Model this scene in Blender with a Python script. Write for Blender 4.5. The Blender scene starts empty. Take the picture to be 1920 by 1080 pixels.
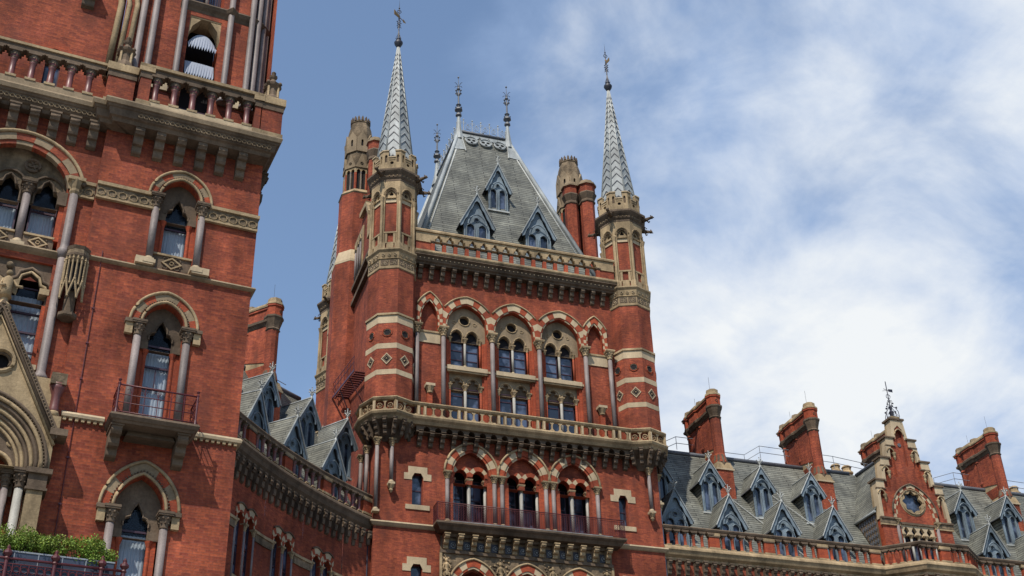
import bpy, bmesh, math, random
from mathutils import Vector, Matrix
from mathutils.geometry import tessellate_polygon
random.seed(7)
pi = math.pi; R_ = math.radians
cos, sin, sqrt = math.cos, math.sin, math.sqrt

# ------------------------------------------------------------------ camera, sky, sun, exposure
sc = bpy.context.scene
cam = bpy.data.cameras.new("camera"); co = bpy.data.objects.new("camera", cam); sc.collection.objects.link(co)
YAW, PITCH, ROLL = R_(70.3), math.atan2(1491, 2400), math.atan2(125, 3860)
fh = Vector((cos(YAW), sin(YAW), 0)); fw = fh*cos(PITCH) + Vector((0, 0, sin(PITCH)))
r0 = fw.cross(Vector((0, 0, 1))).normalized(); u0 = r0.cross(fw)
RR = r0*cos(ROLL) - u0*sin(ROLL); UU = r0*sin(ROLL) + u0*cos(ROLL)
m = Matrix((RR, UU, -fw)).transposed().to_4x4(); m.translation = Vector((0, 0, 1.7))
co.matrix_world = m
cam.sensor_width = 36; cam.lens = 45.0; cam.clip_start = 0.5; cam.clip_end = 3000
sc.camera = co
sc.view_settings.view_transform = 'Standard'; sc.view_settings.look = 'None'
sc.view_settings.exposure = 0.0; sc.view_settings.gamma = 1

SUN_EL, SUN_AZ = R_(54.5), R_(38.5)          # azimuth measured left of the facade's normal
sd = Vector((-sin(SUN_AZ)*cos(SUN_EL), -cos(SUN_AZ)*cos(SUN_EL), sin(SUN_EL)))
sl = bpy.data.lights.new("sun", 'SUN'); sl.energy = 5.0; sl.angle = R_(0.5); sl.color = (1.0, 0.93, 0.82)
so = bpy.data.objects.new("sun", sl); sc.collection.objects.link(so); so.location = (0, 0, 120)
so.rotation_euler = sd.to_track_quat('Z', 'Y').to_euler()

w = bpy.data.worlds.new("World"); sc.world = w; w.use_nodes = True
nt = w.node_tree; nt.nodes.clear(); N = nt.nodes.new; L = nt.links.new
out = N('ShaderNodeOutputWorld'); bg = N('ShaderNodeBackground'); bgc = N('ShaderNodeBackground'); mix = N('ShaderNodeMixShader')
sky = N('ShaderNodeTexSky'); sky.sky_type = 'NISHITA'; sky.sun_disc = False
sky.sun_elevation = SUN_EL; sky.sun_rotation = math.atan2(sd.x, sd.y); sky.air_density = 1.25; sky.dust_density = 0.3; sky.ozone_density = 3.0
bg.inputs[1].default_value = 0.15
def MA(op, a, b=None, c=None, clamp=False):
    n = N('ShaderNodeMath'); n.operation = op; n.use_clamp = clamp
    for i, v in enumerate((a, b, c)):
        if v is None: continue
        if isinstance(v, (int, float)): n.inputs[i].default_value = v
        else: L(v, n.inputs[i])
    return n.outputs[0]
tc = N('ShaderNodeTexCoord')
sep = N('ShaderNodeSeparateXYZ'); L(tc.outputs['Generated'], sep.inputs[0])
zz = N('ShaderNodeMath'); zz.operation = 'MAXIMUM'; zz.inputs[1].default_value = 0.3; L(MA('ADD', sep.outputs[2], 0.35), zz.inputs[0])
dv = N('ShaderNodeVectorMath'); dv.operation = 'DIVIDE'
cz = N('ShaderNodeCombineXYZ'); 
for i in range(3): L(zz.outputs[0], cz.inputs[i])
L(tc.outputs['Generated'], dv.inputs[0]); L(cz.outputs[0], dv.inputs[1])
def noise(scale, detail, rough, dist=0.0, off=(0, 0, 0), stretch=(1, 1, 1)):
    mp = N('ShaderNodeMapping'); mp.inputs['Location'].default_value = off; mp.inputs['Scale'].default_value = stretch
    L(dv.outputs[0], mp.inputs[0])
    n = N('ShaderNodeTexNoise'); n.inputs['Scale'].default_value = scale; n.inputs['Detail'].default_value = detail
    n.inputs['Roughness'].default_value = rough; n.inputs['Distortion'].default_value = dist; L(mp.outputs[0], n.inputs['Vector'])
    return n.outputs['Fac']
def dirdot(v):
    n = N('ShaderNodeVectorMath'); n.operation = 'DOT_PRODUCT'; L(tc.outputs['Generated'], n.inputs[0]); n.inputs[1].default_value = Vector(v).normalized()
    return n.outputs['Value']
CLOUDS = dict(bank=fw + RR*((1620-960)/2400) - UU*((520-540)/2400), bank2=fw + RR*((1300-960)/2400) - UU*((150-540)/2400),
              clear=fw + RR*((280-960)/2400) - UU*((60-540)/2400))
n1 = noise(2.3, 8, 0.52, 0.55, (33.2, 9.9, 0), (1.0, 1.15, 1)); n2 = noise(6.5, 7, 0.58, 0.4, (0.3, 4.2, 0))
b1 = MA('MINIMUM', MA('MULTIPLY', MA('SUBTRACT', dirdot(CLOUDS['bank']), 0.972), 16.0), 0.44)
b2 = MA('MULTIPLY', MA('MAXIMUM', MA('SUBTRACT', dirdot(CLOUDS['clear']), 0.950), 0.0), 11.0)
dens = MA('ADD', MA('MULTIPLY', MA('SUBTRACT', n1, 0.5), 2.6), MA('MULTIPLY', MA('SUBTRACT', n2, 0.5), 1.5))
dens = MA('SUBTRACT', MA('ADD', dens, b1), b2)
cm = N('ShaderNodeMapRange'); cm.interpolation_type = 'SMOOTHSTEP'; L(dens, cm.inputs[0])
cm.inputs[1].default_value = -0.95; cm.inputs[2].default_value = 0.42; cm.inputs[3].default_value = 0.12; cm.inputs[4].default_value = 0.98
n3 = noise(5.0, 8, 0.62, 0.4, (7, 2, 0))
cr = N('ShaderNodeMix'); cr.data_type = 'RGBA'; cr.inputs[6].default_value = (0.42, 0.56, 0.82, 1); cr.inputs[7].default_value = (0.92, 0.95, 0.97, 1)
cf = N('ShaderNodeMapRange'); L(MA('ADD', MA('MULTIPLY', dens, 0.9), MA('MULTIPLY', MA('SUBTRACT', n3, 0.5), 1.2)), cf.inputs[0]); cf.inputs[1].default_value = -0.30; cf.inputs[2].default_value = 0.50
L(cf.outputs[0], cr.inputs[0])
L(cr.outputs[2], bgc.inputs[0]); bgc.inputs[1].default_value = 0.98
L(sky.outputs[0], bg.inputs[0]); L(cm.outputs[0], mix.inputs[0]); L(bg.outputs[0], mix.inputs[1]); L(bgc.outputs[0], mix.inputs[2]); L(mix.outputs[0], out.inputs[0])

# ------------------------------------------------------------------ materials
MATS = {}
def mat(name, col, rough=0.8, kind=None, var=0.25, bump=0.0, spec=0.3, metal=0.0, c2=None, vscale=0.6, fine=12.0, soot=0.0):
    ma = bpy.data.materials.new(name); ma.use_nodes = True; t = ma.node_tree; t.nodes.clear(); A = t.nodes.new; K = t.links.new
    o = A('ShaderNodeOutputMaterial'); p = A('ShaderNodeBsdfPrincipled'); K(p.outputs[0], o.inputs[0])
    p.inputs['Roughness'].default_value = rough; p.inputs['Metallic'].default_value = metal; p.inputs['Specular IOR Level'].default_value = spec
    uv = A('ShaderNodeUVMap'); uv.uv_map = 'UVMap'
    tcx = A('ShaderNodeTexCoord'); geo = A('ShaderNodeNewGeometry')
    col = tuple(col) + (1,); c2 = (tuple(c2) + (1,)) if c2 else tuple(x*0.72 for x in col[:3]) + (1,)
    h = None
    if kind in ('brick', 'slate', 'plank'):
        b = A('ShaderNodeTexBrick'); K(uv.outputs[0], b.inputs[0]); b.inputs['Scale'].default_value = 1.0
        b.inputs['Color1'].default_value = col; b.inputs['Color2'].default_value = c2
        if kind == 'brick':
            b.inputs['Brick Width'].default_value = 0.24; b.inputs['Row Height'].default_value = 0.082; b.inputs['Mortar Size'].default_value = 0.008
            b.inputs['Mortar'].default_value = tuple(0.62*x + 0.022 for x in col[:3]) + (1,); b.inputs['Mortar Smooth'].default_value = 0.4
        elif kind == 'slate':
            b.inputs['Brick Width'].default_value = 2.6; b.inputs['Row Height'].default_value = 0.23; b.inputs['Mortar Size'].default_value = 0.03
            b.inputs['Mortar'].default_value = tuple(0.15*x for x in col[:3]) + (1,); b.inputs['Mortar Smooth'].default_value = 0.3
        else:
            b.inputs['Brick Width'].default_value = 6; b.inputs['Row Height'].default_value = 0.2; b.inputs['Mortar Size'].default_value = 0.02
            b.inputs['Mortar'].default_value = tuple(0.3*x for x in col[:3]) + (1,)
        base = b.outputs['Color']; h = b.outputs['Fac']
    else:
        rgb = A('ShaderNodeRGB'); rgb.outputs[0].default_value = col; base = rgb.outputs[0]
    # weathering in world space: broad patches, vertical streaks, fine grain
    def nz(scale, det, st=(1, 1, 1), ro=0.55):
        mp = A('ShaderNodeMapping'); mp.inputs['Scale'].default_value = st; K(geo.outputs['Position'], mp.inputs[0])
        n = A('ShaderNodeTexNoise'); n.inputs['Scale'].default_value = scale; n.inputs['Detail'].default_value = det; n.inputs['Roughness'].default_value = ro
        K(mp.outputs[0], n.inputs['Vector']); return n.outputs['Fac']
    def mulc(c, fac, lo, hi, a=0.3, b_=0.7):
        mr = A('ShaderNodeMapRange'); K(fac, mr.inputs[0]); mr.inputs[1].default_value = a; mr.inputs[2].default_value = b_; mr.inputs[3].default_value = lo; mr.inputs[4].default_value = hi
        mx = A('ShaderNodeMix'); mx.data_type = 'RGBA'; mx.blend_type = 'MULTIPLY'; mx.inputs[0].default_value = 1
        K(c, mx.inputs[6]); K(mr.outputs[0], mx.inputs[7]); return mx.outputs[2]
    base = mulc(base, nz(vscale, 5), 1 - var, 1 + var*0.7)
    base = mulc(base, nz(2.2, 4, (1, 1, 0.22)), 1 - var*0.7, 1 + var*0.4)
    base = mulc(base, nz(fine, 3), 1 - var*0.6, 1 + var*0.5, 0.25, 0.75)
    if soot:
        mr = A('ShaderNodeMapRange'); K(nz(1.1, 6, (1, 1, 0.5), 0.65), mr.inputs[0]); mr.inputs[1].default_value = 0.5; mr.inputs[2].default_value = 0.72; mr.inputs[4].default_value = soot
        mx = A('ShaderNodeMix'); mx.data_type = 'RGBA'; K(mr.outputs[0], mx.inputs[0]); K(base, mx.inputs[6]); mx.inputs[7].default_value = ((0.36*col[0], 0.48*col[1], 0.75*col[2]) if kind == 'brick' else tuple(0.25*x for x in col[:3])) + (1,); base = mx.outputs[2]
    K(base, p.inputs['Base Color'])
    bu = A('ShaderNodeBump'); bu.inputs['Strength'].default_value = 0.5; bu.inputs['Distance'].default_value = bump if bump else 0.01
    f = nz(fine*1.5, 4)
    if h is not None:
        ad = A('ShaderNodeMath'); ad.operation = 'MULTIPLY_ADD'; K(h, ad.inputs[0]); ad.inputs[1].default_value = -1.0; K(f, ad.inputs[2]); K(ad.outputs[0], bu.inputs['Height'])
    else: K(f, bu.inputs['Height'])
    K(bu.outputs[0], p.inputs['Normal'])
    MATS[name] = ma; return ma
mat('brick', (0.345, 0.082, 0.037), 0.85, 'brick', 0.46, 0.014, 0.2, c2=(0.20, 0.044, 0.027), vscale=0.45, soot=0.75)
mat('bright_brick', (0.385, 0.078, 0.03), 0.8, 'brick', 0.32, 0.01, 0.2, c2=(0.27, 0.053, 0.026), soot=0.45)
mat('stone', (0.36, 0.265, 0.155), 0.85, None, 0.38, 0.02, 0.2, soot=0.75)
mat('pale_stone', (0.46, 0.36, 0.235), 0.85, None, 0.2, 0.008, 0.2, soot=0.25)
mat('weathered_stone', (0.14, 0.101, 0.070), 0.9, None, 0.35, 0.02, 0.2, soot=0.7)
mat('carved_stone', (0.20, 0.148, 0.095), 0.9, None, 0.6, 0.10, 0.2, fine=5.0, soot=0.6)
mat('mid_stone', (0.26, 0.195, 0.125), 0.85, None, 0.3, 0.012, 0.2, soot=0.6)
mat('slate', (0.20, 0.20, 0.168), 0.6, 'slate', 0.40, 0.03, 0.35, c2=(0.135, 0.138, 0.12), soot=0.5)
mat('lead', (0.29, 0.31, 0.31), 0.6, None, 0.36, 0.006, 0.4)
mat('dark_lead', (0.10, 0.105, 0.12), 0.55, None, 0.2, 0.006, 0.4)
mat('white_lead', (0.40, 0.41, 0.39), 0.6, None, 0.3, 0.006, 0.4)
mat('blue_paint', (0.165, 0.21, 0.245), 0.6, None, 0.4, 0.004, 0.4)
mat('granite', (0.20, 0.165, 0.155), 0.6, None, 0.38, 0.003, 0.35, fine=22, soot=0.3)
mat('pale_granite', (0.31, 0.295, 0.26), 0.6, None, 0.3, 0.002, 0.5, fine=30)
mat('red_shaft', (0.15, 0.05, 0.045), 0.45, None, 0.2, 0.002, 0.5, fine=25)
mat('red_iron', (0.085, 0.012, 0.016), 0.45, None, 0.25, 0.003, 0.5)
mat('dark_iron', (0.022, 0.022, 0.035), 0.5, None, 0.2, 0.002, 0.5)
mat('grey_metal', (0.22, 0.24, 0.27), 0.5, None, 0.15, 0.002, 0.5)
mat('gilt', (0.35, 0.2, 0.06), 0.35, None, 0.2, 0.002, 0.5, metal=0.6)
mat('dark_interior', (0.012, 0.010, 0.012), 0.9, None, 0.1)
mat('sash', (0.045, 0.02, 0.035), 0.5, None, 0.15, 0.001, 0.4)
mat('curtain', (0.62, 0.66, 0.70), 0.9, None, 0.1, 0.003, 0.1)
mat('awning', (0.30, 0.33, 0.40), 0.8, None, 0.08)
mat('planter_metal', (0.035, 0.045, 0.075), 0.4, None, 0.2, 0.002, 0.5)
mat('asphalt', (0.05, 0.05, 0.052), 0.9, None, 0.2, 0.01); mat('paving', (0.30, 0.28, 0.25), 0.85, None, 0.2, 0.01)
mat('young_leaf', (0.24, 0.30, 0.05), 0.55, None, 0.4, 0.0, 0.3, fine=9); mat('leaf', (0.15, 0.235, 0.03), 0.55, None, 0.5, 0.0, 0.3, fine=9); mat('twig', (0.05, 0.035, 0.02), 0.8)
def glassmat(name, base, clear):
    ma = bpy.data.materials.new(name); ma.use_nodes = True; t = ma.node_tree; t.nodes.clear(); A = t.nodes.new; K = t.links.new
    o = A('ShaderNodeOutputMaterial'); p = A('ShaderNodeBsdfPrincipled'); p.inputs['Base Color'].default_value = base + (1,); p.inputs['Roughness'].default_value = 0.06
    p.inputs['IOR'].default_value = 1.6
    g = A('ShaderNodeNewGeometry'); n = A('ShaderNodeTexNoise'); n.inputs['Scale'].default_value = 1.3; K(g.outputs['Position'], n.inputs['Vector'])
    b = A('ShaderNodeBump'); b.inputs['Strength'].default_value = 0.25; b.inputs['Distance'].default_value = 0.08; K(n.outputs['Fac'], b.inputs['Height']); K(b.outputs[0], p.inputs['Normal'])
    mr = A('ShaderNodeMapRange'); n2 = A('ShaderNodeTexNoise'); n2.inputs['Scale'].default_value = 0.9; n2.inputs['Detail'].default_value = 3; K(g.outputs['Position'], n2.inputs['Vector']); K(n2.outputs['Fac'], mr.inputs[0]); mr.inputs[1].default_value = 0.48; mr.inputs[2].default_value = 0.58
    mxc = A('ShaderNodeMix'); mxc.data_type = 'RGBA'; K(mr.outputs[0], mxc.inputs[0]); mxc.inputs[6].default_value = tuple(x*0.5 for x in base)+(1,); mxc.inputs[7].default_value = tuple(x*2.4 for x in base)+(1,); K(mxc.outputs[2], p.inputs['Base Color'])  # pale and dark patches in the colour stand in for reflections and blinds
    if clear:
        tr = A('ShaderNodeBsdfTransparent'); tr.inputs[0].default_value = (0.9, 0.94, 0.98, 1); mx = A('ShaderNodeMixShader'); mx.inputs[0].default_value = 0.28
        K(tr.outputs[0], mx.inputs[1]); K(p.outputs[0], mx.inputs[2]); K(mx.outputs[0], o.inputs[0])
    else: K(p.outputs[0], o.inputs[0])
    MATS[name] = ma
glassmat('glass', (0.035, 0.045, 0.07), False); glassmat('clear_glass', (0.02, 0.03, 0.045), True)

# ------------------------------------------------------------------ mesh builder
class MB:
    def __init__(s): s.v = []; s.f = []; s.m = []; s.sm = []; s.M = None; s.names = []
    def mi(s, m):
        if m not in s.names: s.names.append(m)
        return s.names.index(m)
    def face(s, pts, m, smooth=False):
        k = len(s.v)
        for p in pts:
            p = Vector(p); s.v.append(s.M @ p if s.M else p)
        s.f.append(tuple(range(k, k+len(pts)))); s.m.append(s.mi(m)); s.sm.append(smooth)
    def box(s, x0, x1, y0, y1, z0, z1, m, taper=0.0):
        t = taper; a = [(x0, y0, z0), (x1, y0, z0), (x1, y1, z0), (x0, y1, z0)]; b = [(x0+t, y0+t, z1), (x1-t, y0+t, z1), (x1-t, y1-t, z1), (x0+t, y1-t, z1)]
        s.face(a[::-1], m); s.face(b, m)
        for i in range(4): j = (i+1) % 4; s.face([a[i], a[j], b[j], b[i]], m)
    def tess(s, loops, fn, m):
        vs = [[Vector((a, b, 0)) for a, b in lp] for lp in loops]; flat = [p for lp in loops for p in lp]
        for tri in tessellate_polygon(vs): s.face([fn(*flat[i]) for i in tri], m)
    def plate(s, outer, holes, y0, y1, m, mr=None, edge=False, back=False):
        """flat sheet in xz with holes, front at y0, hole reveals back to y1"""
        s.tess([outer] + list(holes), lambda a, b: (a, y0, b), m)
        if back: s.tess([outer] + list(holes), lambda a, b: (a, y1, b), m)
        for lp in list(holes) + ([outer] if edge else []):
            for i in range(len(lp)):
                (a, b), (c, d) = lp[i], lp[(i+1) % len(lp)]; s.face([(a, y0, b), (c, y0, d), (c, y1, d), (a, y1, b)], mr or m)
    def extr(s, poly, y0, y1, m): s.plate(poly, [], y0, y1, m, edge=True, back=True)
    def extr_x(s, poly, x0, x1, m):
        for x in (x0, x1): s.tess([poly], lambda a, b: (x, a, b), m)
        for i in range(len(poly)):
            (a, b), (c, d) = poly[i], poly[(i+1) % len(poly)]; s.face([(x0, a, b), (x0, c, d), (x1, c, d), (x1, a, b)], m)
    def extr_z(s, poly, z0, z1, m, top=True):
        for z in ((z0, z1) if top else ()): s.tess([poly], lambda a, b: (a, b, z), m)
        for i in range(len(poly)):
            (a, b), (c, d) = poly[i], poly[(i+1) % len(poly)]; s.face([(a, b, z0), (c, d, z0), (c, d, z1), (a, b, z1)], m)
    def lathe(s, cx, cy, prof, n, m, ph=0.0, smooth=None):
        smooth = (n > 8) if smooth is None else smooth
        P = [[(cx+r*cos(ph+2*pi*i/n), cy+r*sin(ph+2*pi*i/n), z) for i in range(n)] for r, z in prof]
        for a, b, (ra, _), (rb, _) in zip(P, P[1:], prof, prof[1:]):
            for i in range(n):
                j = (i+1) % n
                if rb < 1e-5: s.face([a[i], a[j], b[i]], m, smooth)
                elif ra < 1e-5: s.face([a[i], b[j], b[i]], m, smooth)
                else: s.face([a[i], a[j], b[j], b[i]], m, smooth)
        if prof[0][0] > 1e-5: s.face(P[0][::-1], m)
        if prof[-1][0] > 1e-5: s.face(P[-1], m)
    def sweep(s, path, prof, m, closed=False):
        """sweep profile [(outward,z)] along plan path; outward is right of heading"""
        n = len(path); P = [Vector(p) for p in path]; offs = []
        for i in range(n):
            d1 = (P[i]-P[i-1]) if (i > 0 or closed) else None; d2 = (P[(i+1) % n]-P[i]) if (i < n-1 or closed) else None
            if d1 is None: d1 = d2
            if d2 is None: d2 = d1
            d1 = d1.normalized(); d2 = d2.normalized(); n1 = Vector((d1.y, -d1.x)); n2 = Vector((d2.y, -d2.x)); b = n1+n2
            offs.append(b / max(b.dot(n1), 0.2))
        ring = [[(P[i].x+offs[i].x*p, P[i].y+offs[i].y*p, z) for p, z in prof] for i in range(n)]
        for i in range(n if closed else n-1):
            a, b = ring[i], ring[(i+1) % n]
            for j in range(len(prof)): k = (j+1) % len(prof); s.face([a[j], b[j], b[k], a[k]], m)
        if not closed: s.face(ring[0], m); s.face(ring[-1][::-1], m)
    def tube(s, pts, r, n, m, r1=None, caps=True):
        pts = [Vector(p) for p in pts]; rings = []; r1 = r if r1 is None else r1
        for i, p in enumerate(pts):
            d = (pts[min(i+1, len(pts)-1)]-pts[max(i-1, 0)]).normalized(); a = Vector((0, 0, 1)) if abs(d.z) < 0.9 else Vector((1, 0, 0))
            u = d.cross(a).normalized(); v = d.cross(u); rr = r+(r1-r)*i/max(1, len(pts)-1)
            rings.append([p+u*rr*cos(2*pi*k/n)+v*rr*sin(2*pi*k/n) for k in range(n)])
        for a, b in zip(rings, rings[1:]):
            for k in range(n): j = (k+1) % n; s.face([a[k], a[j], b[j], b[k]], m, n > 5)
        if caps: s.face(rings[0][::-1], m); s.face(rings[-1], m)
    def ringtorus(s, c, R, r, m, n=16, axis='y', k=5):
        pts = [(c[0]+R*cos(2*pi*i/n), c[1], c[2]+R*sin(2*pi*i/n)) if axis == 'y' else (c[0]+R*cos(2*pi*i/n), c[1]+R*sin(2*pi*i/n), c[2]) for i in range(n+1)]
        s.tube(pts, r, k, m, caps=False)
    def ball(s, c, r, m, n=8, sq=1.0):
        s.lathe(c[0], c[1], [(r*sin(pi*i/6)+(1e-6), c[2]-r*sq*cos(pi*i/6)) if 0 < i < 6 else (0, c[2]-r*sq*cos(pi*i/6)) for i in range(7)], n, m, smooth=True)
    def mesh(s, name):
        me = bpy.data.meshes.new(name); me.from_pydata([tuple(v) for v in s.v], [], s.f)
        for nme in s.names: me.materials.append(MATS[nme])
        uvl = me.uv_layers.new(name='UVMap').data
        for p in me.polygons:
            p.material_index = s.m[p.index]; p.use_smooth = s.sm[p.index]; nn = p.normal
            t = Vector((-nn.y, nn.x, 0))
            if t.length < 0.05: t = Vector((1, 0, 0)); b = Vector((0, 1, 0))
            else:
                t.normalize(); b = nn.cross(t)
                if (t.x < -1e-4) or (abs(t.x) <= 1e-4 and t.y < 0): t = -t
                if b.z < 0: b = -b
            for li in p.loop_indices:
                v = me.vertices[me.loops[li].vertex_index].co; uvl[li].uv = (v.dot(t), v.dot(b))
        if any(s.sm):
            bm = bmesh.new(); bm.from_mesh(me); bmesh.ops.remove_doubles(bm, verts=bm.verts, dist=1e-4); bm.to_mesh(me); bm.free()
        return me

# ------------------------------------------------------------------ objects
def empty(name, label, cat, loc, kind=None, group=None):
    o = bpy.data.objects.new(name, None); sc.collection.objects.link(o); o.location = loc; o.empty_display_size = 1
    o['label'] = label; o['category'] = cat
    if kind: o['kind'] = kind
    if group: o['group'] = group
    return o
def put(name, me, parent=None, loc=(0, 0, 0), rz=0.0, label=None, sx=1):
    if isinstance(me, MB): me = me.mesh(name)
    o = bpy.data.objects.new(name, me); sc.collection.objects.link(o); o.location = loc; o.rotation_euler = (0, 0, rz)
    if sx != 1: o.scale = (sx, 1, 1)
    if parent: o.parent = parent
    if label: o['label'] = label
    return o
CACHE = {}
def cached(key, fn):
    if key not in CACHE: CACHE[key] = fn()
    return CACHE[key]
class Fr:
    """a facade frame: x to the right, y into the building, z up"""
    def __init__(s, parent, ox=0.0, oy=0.0, rz=0.0): s.p = parent; s.ox, s.oy, s.rz = ox, oy, rz
    def w(s, x, y, z): return (s.ox+x*cos(s.rz)-y*sin(s.rz), s.oy+x*sin(s.rz)+y*cos(s.rz), z)
    def put(s, name, me, x=0, y=0, z=0, rz=0, label=None, parent=None, sx=1):
        if parent is not None: return put(name, me, parent, (x, y, z), rz, label, sx)
        return put(name, me, s.p, s.w(x, y, z), s.rz+rz, label, sx)
def rebase(root, base):
    root.location = base
    for c in root.children: c.location = Vector(c.location)-Vector(base)

# arches ------------------------------------------------------------------------------------
def arcpts(cx, zs, a, R, w=0.0, n=8):
    """two-centred arch, half width a, radius R, offset w outwards; left foot -> apex -> right foot"""
    off = R-a; Rw = R+w; tm = math.acos(min(1, off/Rw)); L_ = []
    for i in range(n+1):
        t = tm*i/n; L_.append((cx+off-Rw*cos(t), zs+Rw*sin(t)))
    return L_ + [(2*cx-x, z) for x, z in L_[-2::-1]]
def archhole(cx, z0, zs, a, R, n=8): return [(cx-a, z0)] + arcpts(cx, zs, a, R, 0, n) + [(cx+a, z0)]
def ring(mb, cx, zs, a, R, w0, w1, y0, y1, nv, mats, zf=None, clamp=None, key=0):
    """voussoir ring, alternating mats; nv voussoirs per half, optional stilts down to zf"""
    sub = 3; A = arcpts(cx, zs, a, R, w0, nv*sub); B = arcpts(cx, zs, a, R, w1, nv*sub)
    if clamp is not None: B = [(max(cx-clamp, min(cx+clamp, x)), z) for x, z in B]
    n = len(A)-1
    for i in range(n):
        k = i//sub if i < n/2 else (n-1-i)//sub
        mm = mats[(k+key) % len(mats)]
        if i//sub == nv-1 or (n-1-i)//sub == nv-1: mm = mats[(nv-1+key) % len(mats)]
        a0, a1, b0, b1 = A[i], A[i+1], B[i], B[i+1]
        mb.face([(a0[0], y0, a0[1]), (a1[0], y0, a1[1]), (b1[0], y0, b1[1]), (b0[0], y0, b0[1])], mm)
        mb.face([(a0[0], y0, a0[1]), (a1[0], y0, a1[1]), (a1[0], y1, a1[1]), (a0[0], y1, a0[1])], mm)
        mb.face([(b0[0], y0, b0[1]), (b1[0], y0, b1[1]), (b1[0], y1, b1[1]), (b0[0], y1, b0[1])], mm)
    if zf is not None:
        h = zs-zf; q = max(1, round(h/0.28)); hw = w1 if clamp is None else min(w1, clamp-a)
        for sgn in (-1, 1):
            for i in range(q):
                x0, x1 = sorted((cx+sgn*(a+w0), cx+sgn*(a+hw))); mb.box(x0, x1, y0, y1, zf+h*i/q, zf+h*(i+1)/q, mats[(key+1+(q-1-i)) % len(mats)])
def hood(mb, cx, zs, a, R, w, y, m, r=0.06, zf=None, n=8, clamp=None):
    P = arcpts(cx, zs, a, R, w, n)
    if clamp is not None: P = [p for p in P if abs(p[0]-cx) <= clamp+1e-6]
    if zf is not None: P = [(P[0][0], zf)]+P+[(P[-1][0], zf)]
    mb.tube([(x, y, z) for x, z in P], r, 6, m)
STR = ['bright_brick', 'pale_stone']

# columns -----------------------------------------------------------------------------------
def capital_mesh(r, h, m='stone'):
    def f():
        b = MB(); R2 = r*1.95
        b.lathe(0, 0, [(r*1.0, 0), (r*1.25, h*0.06), (r*1.05, h*0.14), (r*1.15, h*0.3), (r*1.55, h*0.62), (r*1.7, h*0.74)], 10, m)
        for k in range(8):
            an = k*pi/4+pi/8; b.ball((r*1.5*cos(an), r*1.5*sin(an), h*0.60), r*0.36, m, 5); b.ball((r*1.25*cos(an+.39), r*1.25*sin(an+.39), h*0.34), r*0.28, m, 5)
        b.box(-R2*.92, R2*.92, -R2*.92, R2*.92, h*0.76, h*0.86, m); b.box(-R2, R2, -R2, R2, h*0.86, h, m)
        return b.mesh('capital')
    return cached(('cap', round(r, 3), round(h, 3), m), f)
def shaft_mesh(r, h, ch, m, mbase):
    def f():
        b = MB(); b.box(-r*1.7, r*1.7, -r*1.7, r*1.7, 0, r*1.1, mbase); b.lathe(0, 0, [(r*1.6, r*1.1), (r*1.6, r*1.5), (r*1.15, r*1.8), (r*1.3, r*2.1), (r, r*2.4)], 12, mbase)
        b.lathe(0, 0, [(r, r*2.2), (r, h-ch)], 12, m)
        if h > 2.4: zc = h*0.52; b.lathe(0, 0, [(r, zc-.05), (r*1.18, zc-.03), (r*1.18, zc+.03), (r, zc+.05)], 12, m) if r > .2 else None
        return b.mesh('column')
    return cached(('sh', round(r, 3), round(h, 3), round(ch, 3), m, mbase), f)
def column(fr, x, y, z0, z1, r, m='granite', ch=0.5, mbase='pale_stone', mcap='stone', cr=None, name='column'):
    o = fr.put(name, shaft_mesh(r, z1-z0, ch, m, mbase), x, y, z0)
    put('capital', capital_mesh(cr or r, ch, mcap), o, (0, 0, z1-z0-ch)); return o
def corbel_mesh(wd, d, h, m='weathered_stone', steps=3):
    def f():
        b = MB(); P = [(0, 0), (-d, 0)]
        for i in range(steps):
            y = -d*(1-i/steps); z = -h*(i/steps); z2 = -h*((i+0.7)/steps); y2 = -d*(1-(i+1)/steps)*0.95-0.03
            P += [(y, z2), (y*0.75+y2*0.25, z2-h*0.08), (y2, z2-h*0.1)] if i < steps-1 else [(y, z2), (y*0.8, z2-h*.05), (y*.45, -h*.97), (-0.02, -h)]
        P.append((0, -h)); b.extr_x(P, -wd/2, wd/2, m)
        b.box(-wd*.62, wd*.62, -d*1.06, 0, -h*.02, h*0.06, m)
        b.tube([(-wd*.5, -d*.95, -h*.17), (wd*.5, -d*.95, -h*.17)], h*.07, 8, m)
        return b.mesh('corbel')
    return cached(('corb', wd, d, h, m, steps), f)
def baluster_mesh(h, r=0.085, m='red_shaft', mc='weathered_stone'):
    def f():
        b = MB(); b.box(-r*1.6, r*1.6, -r*1.6, r*1.6, 0, h*.07, 'stone'); b.lathe(0, 0, [(r*1.4, h*.07), (r*1.4, h*.1), (r, h*.14), (r*.95, h*.62), (r*1.2, h*.65), (r*1.05, h*.68), (r*1.7, h*.84)], 10, m)
        b.lathe(0, 0, [(r*1.02, h*.66), (r*1.25, h*.69), (r*1.15, h*.72), (r*1.9, h*.86)], 10, mc)
        b.box(-r*2, r*2, -r*2, r*2, h*.86, h*.93, mc); b.box(-r*2.6, r*2.6, -r*1.7, r*1.7, h*.93, h, mc)
        return b.mesh('baluster')
    return cached(('bal', h, r, m, mc), f)
def cross_finial(h=1.0):
    def f():
        b = MB(); b.lathe(0, 0, [(.09, 0), (.05, .2*h), (.08, .24*h), (.035, .3*h), (.03, .9*h), (.05, .93*h), (0, h)], 6, 'white_lead')
        for an in (0, pi/2, pi, 3*pi/2):
            c, s_ = cos(an), sin(an); b.tube([(0, 0, .5*h), (.1*c, .1*s_, .52*h), (.2*c, .2*s_, .62*h)], .03, 5, 'white_lead'); b.ball((.22*c, .22*s_, .64*h), .05, 'white_lead', 5)
            b.ball((.1*c, .1*s_, .36*h), .045, 'white_lead', 5)
        return b.mesh('finial')
    return cached(('cf', h), f)

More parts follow.
